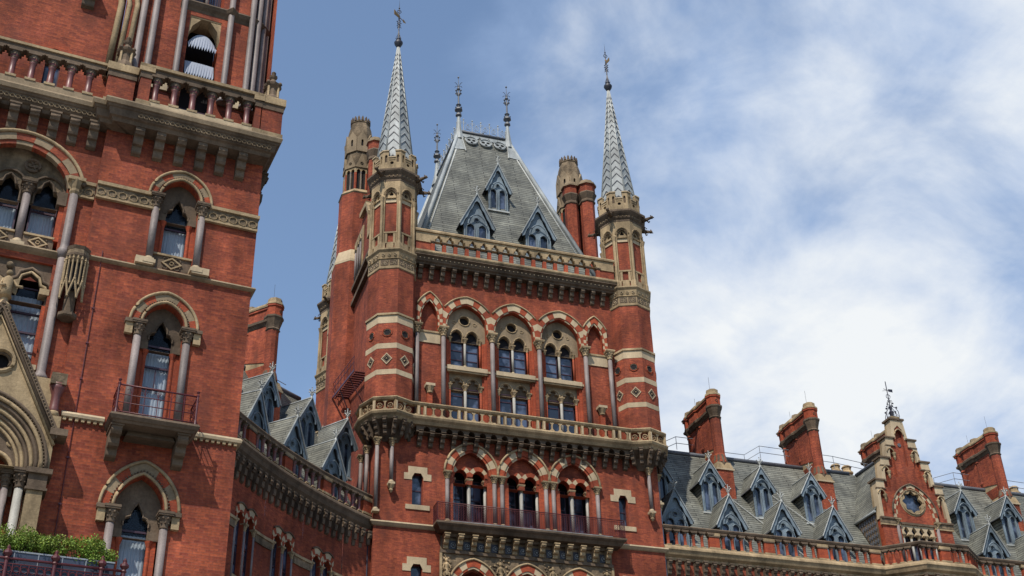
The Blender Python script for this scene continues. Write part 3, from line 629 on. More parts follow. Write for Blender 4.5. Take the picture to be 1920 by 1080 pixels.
def spire_mesh():
    b = MB(); zb, zt, R0 = 55.9, 68.15, 1.45
    b.lathe(0, 0, [(R0, zb), (.07, zt)], 8, 'lead')
    for k in range(8):
        an = k*pi/4; b.tube([(R0*cos(an), R0*sin(an), zb), (.07*cos(an), .07*sin(an), zt)], .075, 6, 'white_lead', .035)
        ap0 = R0*cos(pi/8); an = (k+.5)*pi/4; z = 56.4
        while z < 67.2:
            def P(u, zz_, o=0.02):
                t = (zz_-zb)/(zt-zb); ap = ap0*(1-t)+.065*t+o; hw = ap*math.tan(pi/8)*.93; x = u*hw; return (ap*cos(an)-x*sin(an), ap*sin(an)+x*cos(an), zz_)
            h = .62*(1-.55*(z-zb)/(zt-zb)); g = .085*(1-.4*(z-zb)/(zt-zb))
            for u0, u1 in ((-1, 0), (0, 1)):
                za, zb_ = (z, z+h) if u0 < 0 else (z+h, z)
                b.face([P(u0, za, .05), P(u1, zb_, .05), P(u1, zb_-g, .05), P(u0, za-g, .05)], 'dark_lead'); b.face([P(u0, za, .05), P(u1, zb_, .05), P(u1, zb_+g*.6, .012), P(u0, za+g*.6, .012)], 'lead'); b.face([P(u0, za-g, .05), P(u1, zb_-g, .05), P(u1, zb_-g, 0), P(u0, za-g, 0)], 'dark_lead')  # darker lead on the chevrons stands in for the shade lines of the steps
            z += .80*(1-.45*(z-zb)/(zt-zb))
    return b.mesh('spire')
def vane_mesh(arrow):
    b = MB(); b.lathe(0, 0, [(.1, 68.0), (.16, 68.1), (.30, 68.35), (.34, 68.5), (.28, 68.62), (.14, 68.72), (.15, 68.8), (.2, 68.86), (.09, 68.98), (.055, 69.1), (.03, 71.9), (.0, 73.1)], 10, 'dark_iron')
    for k in range(4):
        an = k*pi/2+.4; c, s = cos(an), sin(an); b.tube([(0, 0, 69.9), (.08*c, .08*s, 69.3), (.3*c, .3*s, 68.75)], .02, 5, 'dark_iron')
        b.tube([(0, 0, 70.0), (.16*c, .16*s, 70.25), (.2*c, .2*s, 70.1)], .025, 5, 'dark_iron'); b.tube([(0, 0, 70.3), (.15*c, .15*s, 70.55), (.1*c, .1*s, 70.7)], .02, 5, 'dark_iron'); b.ball((.19*c, .19*s, 70.6), .045, 'dark_iron', 5)
    for z in (70.35, 70.85, 71.0): b.ball((0, 0, z), .075, 'dark_iron', 6)
    b.ringtorus((0, 0, 71.7), .15, .03, 'dark_iron', 10); b.ball((0, 0, 72.05), .07, 'dark_iron', 6)
    if arrow:
        M_ = Matrix.Rotation(R_(38), 4, 'Z'); b.M = M_; b.tube([(-.55, 0, 71.15), (.62, 0, 71.15)], .03, 5, 'gilt'); b.extr([(-.6, 71.0), (-.62, 71.45), (.1, 71.3), (.1, 71.05)], -.02, .02, 'gilt'); b.extr([(.5, 71.0), (.85, 71.15), (.5, 71.3)], -.02, .02, 'gilt'); b.M = None
    else: b.ball((0, 0, 71.2), .08, 'gilt', 6); b.M = Matrix.Rotation(R_(100), 4, 'Z'); b.extr([(-.5, 70.8), (-.5, 71.15), (.1, 71.05), (.1, 70.85)], -.02, .02, 'gilt'); b.M = None
    return b.mesh('weather_vane')
def gargoyle_mesh():
    b = MB(); b.tube([(0, 0, 0), (.35, 0, .02), (.62, 0, .06)], .17, 7, 'weathered_stone', .1); b.ball((.72, 0, .09), .13, 'weathered_stone', 7); b.tube([(.7, 0, .05), (.9, 0, .02)], .07, 6, 'weathered_stone', .03)
    for s in (-1, 1): b.tube([(.3, s*.1, 0), (.42, s*.2, -.16), (.5, s*.14, -.1)], .05, 5, 'weathered_stone'); b.tube([(.2, s*.1, .1), (.1, s*.3, .22), (.3, s*.22, .12)], .04, 5, 'weathered_stone'); b.ball((.68, s*.1, .2), .04, 'weathered_stone', 5)
    return b.mesh('gargoyle')
tm_, pm2, sm_, gm_ = turret_mesh(), parapet_mesh(), spire_mesh(), gargoyle_mesh(); vm_ = [vane_mesh(True), vane_mesh(False)]
for i, (cx, cy) in enumerate((TL_, TR_, (16.8, 88.0))):
    t = put('turret', tm_, TW, (cx, cy, 0)); put('crenellated_parapet', pm2, t); put('spire', sm_, t); put('weather_vane', vm_[0 if i != 1 else 1], t, rz=R_(0))
    for k in (5, 7, 3, 0): put('gargoyle', gm_, t, (1.75*cos(k*pi/4), 1.75*sin(k*pi/4), 54.95), k*pi/4)
    b = MB()
    if i < 2: b.lathe(0, 0, [(.7, 35.3), (.85, 35.6), (1.05, 36.0), (1.45, 36.25), (1.72, 36.45)], 8, 'weathered_stone')
    else: b.lathe(0, 0, [(1.45, 0), (1.45, 35.1), (1.7, 36), (1.8, 36.6)], 8, 'brick')
    put('corbelled_base', b, t)
    if i < 2:
        for k in range(3, 9):
            for f in (0, .5):
                an = (k+f)*pi/4; put('corbel', corbel_mesh(.22, .5, 1.0, 'weathered_stone', 3), t, (1.22*cos(an), 1.22*sin(an), 36.45), an+pi/2)
for x, y, z0, z1 in ((16.85, 69.72, 32.4, 35.4), (15.95, 69.8, 30.6, 35.4), (15.6, 71.0, 31.6, 35.3), (15.55, 72.4, 32.2, 35.3), (33.95, 69.72, 32.3, 35.4), (34.85, 70.3, 33.2, 35.3)):
    o = column(T, x, y, z0, z1, .12, 'granite', .5)
    if z0 > 31: b = MB(); b.lathe(0, 0, [(.03, -.5), (.13, -.35), (.1, -.28), (.17, -.14), (.22, -.05), (.22, .02)], 8, 'stone'); put('column_corbel', b, o)

# --- great slate roof
b = MB(); zb, zt = 49.9, 65.8; B = [(18.35, 71.05), (32.2, 71.05), (32.2, 87.4), (18.35, 87.4)]; Tt = [(23.2, 76.1), (27.3, 76.1), (27.3, 82.4), (23.2, 82.4)]
for i in range(4): j = (i+1) % 4; b.face([(*B[i], zb), (*B[j], zb), (*Tt[j], zt), (*Tt[i], zt)], 'slate')
b.face([(*p, zt) for p in Tt], 'lead'); roof = put('main_roof', b, TW)
b = MB()
def lerp(p, q, t): return Vector(p)*(1-t)+Vector(q)*t
for i in range(4):
    p, q = (*B[i], zb), (*Tt[i], zt); b.tube([p, q], .2, 8, 'lead', .13)
    for dx, dy in ((.42, 0), (0, .42)):
        sx = 1 if i in (0, 3) else -1; sy = 1 if i < 2 else -1
        b.tube([(p[0]+sx*dx, p[1]+sy*dy, p[2]+.05), (q[0]+sx*dx*.6, q[1]+sy*dy*.6, q[2]-.1)], .06, 6, 'white_lead')
put('hip_roll', b, roof)
b = MB()
for i in range(4): j = (i+1) % 4; b.tube([(*Tt[i], zt+.05), (*Tt[j], zt+.05)], .13, 8, 'dark_lead')
# flared lead corners under the finials, with scalloped lead between
nx = 3.13/sqrt(1+3.13**2)
def RP(x, z, o=.04): return (x, 71.05+(z-50)/3.13-o*nx, z+o/sqrt(1+3.13**2))
for s, xc in ((1, 23.2), (-1, 27.3)):
    b.face([RP(xc-s*.75, 63.35), RP(xc+s*.25, 63.5), RP(xc+s*.05, 65.9), RP(xc-s*.02, 66.0)], 'lead'); b.tube([RP(xc+s*.3, 63.3, .08), RP(xc+s*.08, 65.9, .08)], .05, 5, 'white_lead')
for i in range(5): c = 23.75+i*.75; b.face([RP(c+.37*cos(pi+pi*k/8), 65.55+.45*sin(pi+pi*k/8), .05) for k in range(9)], 'lead')
put('ridge_lead', b, roof)
for cx in (24.1, 25.28, 26.46):
    b = MB(); M_ = Matrix.Translation(RP(cx, 64.7, .02)) @ Matrix.Rotation(-math.atan(1/3.13), 4, 'X'); b.M = M_
    b.plate(circ(0, 0, .5, 20), [circ(-.2, .05, .15, 10), circ(.2, .05, .15, 10), circ(0, -.24, .12, 10)], -.1, 0, 'lead', edge=True); b.ringtorus((0, -.12, 0), .47, .06, 'lead', 18); b.extr(circ(0, 0, .45, 16), -.03, 0, 'dark_interior'); put('roundel', b, roof)
def roof_finial():
    b = MB(); b.lathe(0, 0, [(.45, -.9), (.3, -.2), (.2, .5), (.13, 1.3), (.13, 1.5), (.26, 1.6), (.24, 1.75), (.13, 1.85), (.12, 2.0), (.33, 2.15), (.3, 2.3), (.1, 2.45), (.14, 2.6), (.22, 2.7), (.1, 2.8), (.075, 2.9), (.07, 3.6), (.1, 3.75), (.06, 4.0), (.05, 4.2), (.15, 4.35), (.1, 4.5), (.03, 4.6), (.02, 5.5), (.08, 5.58), (.07, 5.66), (0, 5.72)], 8, 'dark_lead')
    b.lathe(0, 0, [(.46, -.9), (.31, -.2), (.21, .5), (.14, 1.3), (.135, 1.45)], 8, 'lead')
    for k in range(4):
        an = k*pi/2+.5; c, s = cos(an), sin(an)
        b.tube([(0, 0, 3.7), (.14*c, .14*s, 3.8), (.26*c, .26*s, 4.05)], .045, 5, 'dark_lead'); b.ball((.27*c, .27*s, 4.08), .08, 'dark_lead', 5)
        b.tube([(0, 0, 4.5), (.14*c, .14*s, 4.75), (.3*c, .3*s, 4.86), (.42*c, .42*s, 4.8)], .022, 5, 'dark_lead'); b.tube([(.1*c, .1*s, 2.2), (.36*c, .36*s, 2.32)], .05, 5, 'dark_lead')
    return b.mesh('finial')
rf = roof_finial()
for p in Tt: put('finial', rf, roof, (p[0], p[1], zt))
def crest():
    b = MB(); b.tube([(0, 0, 0), (0, 0, 1.15)], .028, 5, 'white_lead'); b.ball((0, 0, 1.2), .07, 'white_lead', 6); b.ball((0, 0, .75), .045, 'white_lead', 5)
    b.ringtorus((.36, 0, .5), .2, .02, 'white_lead', 12); b.ringtorus((.36, 0, .5), .09, .014, 'white_lead', 8); b.ball((.36, 0, .78), .055, 'white_lead', 6); b.tube([(0, 0, .1), (.2, 0, .2), (.36, 0, .3), (.52, 0, .2), (.72, 0, .1)], .016, 4, 'white_lead', caps=False)
    b.ringtorus((.12, 0, .9), .09, .013, 'white_lead', 8); b.ringtorus((-.12, 0, .9), .09, .013, 'white_lead', 8); return b.mesh('cresting')
cm_ = crest()
for i in range(5): put('cresting', cm_, roof, (23.6+i*.72, 76.1, 65.9)); 
for i in range(8): put('cresting', cm_, roof, (23.2, 76.6+i*.75, 65.9), pi/2); put('cresting', cm_, roof, (27.3, 76.6+i*.75, 65.9), pi/2)

# --- dormers (shared by every roof)
def dormer_parts(hw, wall_h, gh, ov, depth, slope, lights):
    """origin = centre of the dormer's foot on its front plane; returns meshes"""
    b = MB(); bw = hw*.74; ze = wall_h; ap = ze+gh
    # cheeks, front boards
    for s in (-1, 1): b.face([(s*bw, 0, 0), (s*bw, ze/slope, ze), (s*bw, 0, ze)] if 1 else [], 'slate')
    lw = bw*.40; H = []
    for i in range(lights): c = -bw*.46+bw*.92*i if lights == 2 else 0; H.append(archhole(c, .12, ze-lw*.6, lw*.78, lw*.9, 5) if ze > .9 else archhole(c, .1, ze*.62, lw*.8, lw*.95, 5))
    H.append(circ(0, ze+gh*.20, bw*.15, 10))
    b.plate([(-bw, 0), (-bw, ze), (-bw*.98, ze+.05), (0, ap-gh*.12), (bw*.98, ze+.05), (bw, ze), (bw, 0)], H, 0, .16, 'blue_paint')
    for h in H[:-1]: b.tube([(x, -.03, z) for x, z in h], .03, 5, 'blue_paint')
    b.ringtorus((0, -.02, ze+gh*.20), bw*.19, .035, 'blue_paint', 12)
    for x in (-bw+.05, 0, bw-.05): b.box(x-.05, x+.05, -.07, .0, 0, ze*.86, 'blue_paint')
    # cusped bargeboard
    t = .16; o = -ov; n = 7
    for s in (-1, 1):
        P = [(s*hw, ze-(hw-bw)*gh/hw*.0-.12), (0, ap)]; Q = []
        for i in range(n+1):
            f = i/n; x = s*hw*(1-f); z = ze-.12+(ap-ze+.12)*f; dn = .34 if i not in (0,) else .2; Q.append((x*.97, z-dn-(.12 if i % 2 else 0)))
        poly = [(s*hw, ze-.12)]+[(0, ap)]+[(0, ap-.55)]+[q for q in Q[::-1][1:]]
        b.extr(poly, o, o+.07, 'blue_paint')
    A = arcpts(0, ze-.05, bw*.72, bw*.95, 0, 6); b.tube([(x, o+.02, z) for x, z in A], .05, 5, 'blue_paint')
    body = b
    r = MB(); L_ = []
    yb = lambda z: z/slope+.05
    for s in (-1, 1):
        e, a = (s*(hw+.06), ze-.14), (0, ap+.05); th = .07
        r.face([(e[0], o-.04, e[1]), (a[0], o-.04, a[1]), (a[0], yb(a[1]), a[1]), (e[0], yb(e[1]), e[1])], 'slate')
        r.face([(e[0], o-.04, e[1]-th), (a[0], o-.04, a[1]-th), (a[0], yb(a[1]), a[1]-th), (e[0], yb(e[1]), e[1]-th)], 'dark_lead')
        r.face([(e[0], o-.04, e[1]-th), (e[0], o-.04, e[1]), (e[0], yb(e[1]), e[1]), (e[0], yb(e[1]), e[1]-th)], 'dark_lead')
        r.tube([(e[0], o-.05, e[1]-.03), (a[0], o-.05, a[1]-.01)], .042, 5, 'lead')
    r.tube([(0, o-.06, ap+.06), (0, yb(ap), ap+.06)], .06, 6, 'lead')
    g = MB()
    g.face([(-bw+.05, .13, .05), (bw-.05, .13, .05), (bw-.05, .13, ze), (0, .13, ap-.3), (-bw+.05, .13, ze)], 'glass')
    s_ = MB(); s_.box(-bw-.08, bw+.08, -.14, .1, -.12, 0, 'white_lead')
    return body.mesh('dormer'), r.mesh('dormer_roof'), g.mesh('pane'), s_.mesh('sill'), o, ap
DM = {}
def dormer(parent, loc, rz, key, params, fin=1.0):
    if key not in DM: DM[key] = dormer_parts(*params)
    bd, rf_, pn, sl_, o, ap = DM[key]
    d = put('dormer', bd, parent, loc, rz); put('dormer_roof', rf_, d); put('pane', pn, d); put('sill', sl_, d); put('finial', cross_finial(fin), d, (0, o, ap)); return d
dormer(TW, (25.3, 73.12, 56.5), 0, 'T1', (1.02, 1.85, 2.3, .22, 1, 3.13, 2), .85)
for x in (23.1, 27.75): dormer(TW, (x, 71.6, 51.75), 0, 'T2', (1.3, 1.95, 2.6, .25, 1, 3.13, 2), .85)

# --- west face, lantern shafts and chimney stacks
def lantern(cx, cy, Rs, z0, label=None):
    b = MB()
    b.lathe(0, 0, [(Rs+.28, z0), (Rs+.28, 54.2), (Rs, 55.1), (Rs, 60.6)], 8, 'brick', pi/8); b.lathe(0, 0, [(Rs+.3, 54.0), (Rs+.3, 54.2), (Rs+.05, 55.15), (Rs-.2, 55.15)], 8, 'pale_stone', pi/8)
    b.lathe(0, 0, [(Rs, 60.5), (Rs+.08, 60.6), (Rs-.15, 60.95), (1.1, 61.05)], 8, 'stone', pi/8)
    b.lathe(0, 0, [(1.0, 60.9), (1.0, 63.3)], 8, 'bright_brick', pi/8)
    for k in range(8):
        an = (k+.5)*pi/4; ap = 1.18*cos(pi/8); b.M = Matrix.Translation((ap*cos(an+0), ap*sin(an), 0)) @ Matrix.Rotation(an+pi/2, 4, 'Z') if 0 else Matrix.Rotation(k*pi/4, 4, 'Z') @ Matrix.Translation((0, -1.18*cos(pi/8), 0)); hw = 1.18*sin(pi/8)
        hs = [[(x, max(z, 61.02)) for x, z in archhole(s*.2, 61.0, 62.75, .15, .2, 4)] for s in (-1, 1)]
        b.plate([(-hw, 61), (-hw, 63.2), (hw, 63.2), (hw, 61)], hs, 0, .14, 'stone'); b.box(-hw, hw, .145, .16, 61, 63.2, 'dark_interior'); b.box(-hw, -hw+.1, -.01, .05, 61, 62.6, 'bright_brick'); b.box(hw-.1, hw, -.01, .05, 61, 62.6, 'bright_brick')
        b.lathe(0, .03, [(.05, 61), (.05, 62.5), (.09, 62.7)], 6, 'granite')
        b.extr([(-hw-.03, 63.1), (0, 64.5), (hw+.03, 63.1)], -.08, .25, 'mid_stone'); b.ringtorus((0, -.1, 63.5), .1, .035, 'weathered_stone', 8, k=4)
        b.M = Matrix.Rotation(k*pi/4, 4, 'Z') @ Matrix.Translation((0, -1.02, .55)); hw2 = .43
        hs = [archhole(0, 64.75, 65.3, .09, .1, 3)]
        b.plate([(-hw2, 64.2), (-hw2, 65.5), (0, 66.25), (hw2, 65.5), (hw2, 64.2)], hs, -.08, .1, 'mid_stone', edge=True); b.box(-.12, .12, .04, .06, 64.7, 65.5, 'dark_interior')
    b.M = None
    b.lathe(0, 0, [(1.15, 63.2), (1.08, 64.3), (1.06, 65.2), (1.06, 66.3), (1.0, 66.9), (.9, 67.5), (.76, 68.0), (.82, 68.06), (.8, 68.2), (.6, 68.2)], 8, 'carved_stone', pi/8)
    for k in range(16): an = k*pi/8; b.M = Matrix.Rotation(an, 4, 'Z') @ Matrix.Translation((0, -.76, .68)); b.extr([(-.10, 67.5), (-.09, 67.75), (0, 67.95), (.09, 67.75), (.11, 67.5)], -.04, .05, 'weathered_stone')
    b.M = None
    return put('lantern_shaft', b, TW, (cx, cy, 0))
lantern(16.2, 80.5, 1.42, 36.6); lantern(34.3, 80.5, 1.42, 50)
def potstack(cols, z0, z1, name='chimney_stack'):
    b = MB()
    for x, y, r in cols: b.lathe(x, y, [(r, z0), (r, z1-2.2), (r*1.12, z1-2.15), (r*1.12, z1-2.0), (r*1.0, z1-1.9), (r*1.3, z1-1.5), (r*1.38, z1-1.35), (r*1.2, z1-1.2)], 8, 'brick', pi/8); b.lathe(x, y, [(r*1.02, z1-2.2), (r*1.14, z1-2.15), (r*1.14, z1-2.0), (r*1.02, z1-1.9), (r*1.3, z1-1.5), (r*1.4, z1-1.35), (r*1.22, z1-1.2)], 8, 'weathered_stone', pi/8); b.lathe(x, y, [(r*1.2, z1-1.25), (r*1.2, z1-.6), (r*1.36, z1-.5), (r*1.4, z1-.38), (r*1.0, z1-.3)], 8, 'brick', pi/8); b.lathe(x, y, [(r*1.44, z1-.5), (r*1.44, z1-.36), (r*1.12, z1-.24), (r*1.02, z1-.03), (r*.7, z1+.02)], 8, 'mid_stone', pi/8)
    return put(name, b, TW)
potstack([(34.5, 77.6, .58), (33.35, 78.2, .55), (34.6, 79.0, .5)], 50, 64.2); potstack([(17.0, 78.3, .5), (17.7, 79.2, .5)], 50, 65.2)
b = MB(); XW = 16.02     # west face gable wall between turret and shaft
P = [(71.5, 36.6), (71.5, 52.6), (73.6, 53.1), (74.4, 53.1), (74.4, 55.0), (75.3, 56.5), (79.6, 56.9), (79.6, 36.6)]
b.extr_x(P, XW, XW+.6, 'brick')
C_ = [(73.4, 53.0), (74.35, 53.0), (74.35, 55.05), (75.25, 56.5), (77.2, 56.7)]
for (y0, z0), (y1, z1) in zip(C_, C_[1:]): b.extr_x([(y0, z0), (y1, z1), (y1, z1+.4), (y0-.1, z0+.4)], XW-.25, XW+.75, 'stone')
for z in (50.3, 51.6): b.box(XW-.28, XW, 72, 80, z-.3, z, 'weathered_stone')
put('side_gable', b, TW)
b = MB(); hs = []
b.box(XW-.12, XW-.02, 76.4, 79.2, 51.8, 55.6, 'stone')
for y in (77.0, 77.8, 78.6): b.box(XW-.14, XW-.125, y-.25, y+.25, 52, 55.0, 'dark_interior'); b.tube([(XW-.16, y-.25, 54.6), (XW-.16, y, 55.1), (XW-.16, y+.25, 54.6)], .05, 5, 'stone'); b.tube([(XW-.2, y-.38, 51.8), (XW-.2, y-.38, 54.2)], .08, 6, 'granite')
put('side_window', b, TW)
b = MB(); b.box(15.6, 16.4, 84.2, 86.6, 36, 51.8, 'brick'); b.box(15.55, 16.4, 84.1, 86.7, 51.8, 52.05, 'pale_stone'); b.box(15.57, 15.7, 84.3, 86.3, 45.4, 48.4, 'stone'); b.box(15.5, 16.4, 84.0, 86.8, 43.4, 43.8, 'pale_stone'); put('buttress', b, TW)
b = MB()   # iron fire stair against the west face
for i in range(16): y = 72.6+i*.52; b.box(15.0, 15.85, y, y+.2, 41.3+i*.11, 41.34+i*.11, 'red_iron')
for x in (14.88, 15.87): b.extr_x([(72.4, 41.2), (80.9, 42.98), (80.9, 43.12), (72.4, 41.36)], x-.03, x+.03, 'red_iron')
for i in range(9): y = 72.6+i*1.03; b.tube([(14.88, y, 41.4+i*.22), (14.88, y, 42.4+i*.22)], .025, 5, 'red_iron')
for h in (.55, 1.0): b.tube([(14.88, 72.5, 41.4+h), (14.88, 80.8, 43.15+h)], .022, 5, 'red_iron')
for y in (74, 77, 80): b.tube([(15.87, y, 39.8), (14.9, y, 41.2+(y-72.5)*.21)], .04, 5, 'red_iron')
put('fire_stair', b, TW)
b = MB(); b.tube([(34.83, 70.25, 0), (34.83, 70.25, 35.0)], .07, 8, 'grey_metal'); put('downpipe', b, TW)
rebase(TW, (25.3, 70, 0))

# ================================================================== long range to the right
RW = empty('long_range', 'brick range right of the tower with slate roof, blue dormers and stepped gable', 'building', (0, 0, 0))
W = Fr(RW); YR = 70.3; XE = 78.0
BAY = [(51.0, YR), (53.05, 68.6), (56.65, 68.6), (58.75, YR)]
PATH = [(34.75, YR)] + BAY + [(XE, YR)]
b = MB()
for p, q in zip(PATH, PATH[1:]): b.face([(*p, 0), (*q, 0), (*q, 30.3), (*p, 30.3)], 'brick')
b.face([(XE, YR, 0), (XE, 84, 0), (XE, 84, 30.5), (XE, YR, 30.5)], 'brick'); b.face([(34.75, 84, 0), (XE, 84, 0), (XE, 84, 30.5), (34.75, 84, 30.5)], 'brick')
b.tess([PATH + [(XE, 72.4), (34.75, 72.4)]], lambda x, y: (x, y, 30.32), 'lead'); put('wall', b, RW)
b = MB(); b.sweep(PATH, [(-.1, 30.52), (.12, 30.52), (.3, 30.42), (.42, 30.28), (.45, 30.15), (.38, 30.05), (.3, 29.85), (.12, 29.72), (.1, 29.55), (-.1, 29.5)], 'stone'); put('cornice', b, RW)
def along(path, step, start=0.0, end=None):
    """points along a plan path every step metres: (x, y, heading)"""
    out_ = []; d = start
    for p, q in zip(path, path[1:]):
        p, q = Vector(p), Vector(q); Ln = (q-p).length; rz = math.atan2((q-p).y, (q-p).x)
        while d < Ln-1e-6: v = p+(q-p)*(d/Ln); out_.append((v.x, v.y, rz)); d += step
        d -= Ln
    return out_
for x, y, rz in along([PATH[0]] + BAY + [(70, YR)], .62, .3): put('corbel', corbel_mesh(.24, .4, .95, 'weathered_stone', 3), RW, (x, y, 29.5), rz)
b = MB(); pin = [(.02+p[0], p[1]) for p in PATH]; b.sweep(PATH, [(-.1, 31.88), (.16, 31.88), (.2, 31.8), (.15, 31.68), (.02, 31.62), (-.1, 31.62)], 'weathered_stone')
rl = put('balustrade', b, RW)
def brick_pier_mesh(wd=.72, h=1.1):
    b = MB(); b.box(-wd/2, wd/2, -.12, .14, .12, h*.74, 'bright_brick'); b.box(-wd/2-.03, wd/2+.03, -.15, .17, 0, .12, 'stone'); b.box(-wd/2-.04, wd/2+.04, -.16, .17, h*.74, h*.82, 'weathered_stone'); b.box(-wd/2-.08, wd/2+.08, -.14, .15, h*.82, h, 'stone'); return b.mesh('pier')
bpm = brick_pier_mesh(); balm = baluster_mesh(1.1, .10, 'bright_brick', 'weathered_stone'); balc = baluster_mesh(1.1, .10, 'red_shaft', 'weathered_stone')
SEG = []
def run(p, q, ts): 
    p, q = Vector(p), Vector(q); rz = math.atan2((q-p).y, (q-p).x)
    for kind, t in ts: v = p+(q-p).normalized()*t; put('pier' if kind else 'baluster', bpm if kind else balm, rl, (v.x, v.y, 30.52), rz)
run((34.75, YR), (51.0, YR), [(0, .45+i*.6) for i in range(6)] + [z for c in (38.45, 42.45, 46.45) for z in [(1, c-34.75)]+[(0, c-34.75+.69+i*.655) for i in range(5)]] + [(1, 50.5-34.75)])
run(BAY[0], BAY[1], [(0, .3+i*.5) for i in range(4)]); run(BAY[1], BAY[2], [(0, .1), (0, .55), (0, 1.0), (1, 1.8), (0, 2.55), (0, 3.0), (0, 3.45)]); run(BAY[2], BAY[3], [(0, .3+i*.5) for i in range(5)])
run(BAY[3], (XE, YR), [(0, .4+i*.6) for i in range(5)] + [z for c in (62.8, 66.8) for z in [(1, c-58.75)]+[(0, c-58.75+.69+i*.655) for i in range(5)]])
# roof: slope 1.74, eaves at y=71.2
SL = 1.74; YE, ZE, YRG, ZRG = 71.2, 30.5, 76.85, 40.33
b = MB(); b.face([(34.4, YE, ZE), (XE, YE, ZE), (XE, YRG, ZRG), (34.4, YRG, ZRG)], 'slate'); b.face([(34.4, YRG, ZRG), (XE, YRG, ZRG), (XE, 84, 31), (34.4, 84, 31)], 'slate'); b.face([(XE, YE, ZE), (XE, YRG, ZRG), (XE, 84, 31)], 'brick'); rf2 = put('roof', b, RW)
b = MB(); b.tube([(34.4, YRG, ZRG+.05), (54.2, YRG, ZRG+.05)], .17, 8, 'dark_lead'); put('ridge_roll', b, rf2)
b = MB(); b.tube([(55.5, YRG, ZRG+.05), (XE, YRG, ZRG+.05)], .17, 8, 'dark_lead'); put('ridge_roll', b, rf2)
# cross roof behind the gable
GC = 54.85; gs = 1.72; ge = 34.9; gz = 40.2; gw = (gz-ge)/gs
b = MB()
for s in (-1, 1):
    yb = lambda z: YE+(z-ZE)/SL
    b.face([(GC, 71.1, gz), (GC+s*gw, 71.1, ge), (GC+s*gw, yb(ge), ge), (GC, yb(gz), gz)], 'slate')
    b.face([(GC+s*(gw-.12), 71.2, ge+.1), (GC+s*(gw-.12), yb(ge+.1), ge+.1), (GC+s*(gw-.12), 71.2, 31)], 'weathered_stone')
    b.tube([(GC+s*gw, 71.1, ge-.03), (GC+s*gw, yb(ge), ge-.03)], .09, 6, 'lead')
for i in range(8):
    for j in range(8):
        y = 71.35+i*.3; z = 31.6+j*.42
        if YE+(z+.3-ZE)/SL > y+.1 or 1: 
            if z > ZE+(y+.3-YE)*SL and z < ge-.2: b.extr_x([(y, z), (y+.13, z+.19), (y+.26, z), (y+.13, z-.19)], GC-gw+.08, GC-gw+.115, 'dark_lead')
put('cross_roof', b, rf2); b = MB(); b.tube([(GC, 71.0, gz+.04), (GC, 76.8, gz+.1)], .15, 8, 'dark_lead'); put('ridge_roll', b, rf2)
# dormers
for x in (36.45, 40.45, 44.45, 48.45, 61.3, 65.3, 69.3): dormer(RW, (x, 71.42, 30.75), 0, 'LD', (1.12, 2.05, 2.05, .25, 1, SL, 2), .8)
for x in (36.4, 40.42, 44.42, 48.42, 61.2, 65.2, 69.2): dormer(RW, (x, 73.5, 34.5), 0, 'UD', (.98, 2.2, 1.55, .28, 1, SL, 2), .8)
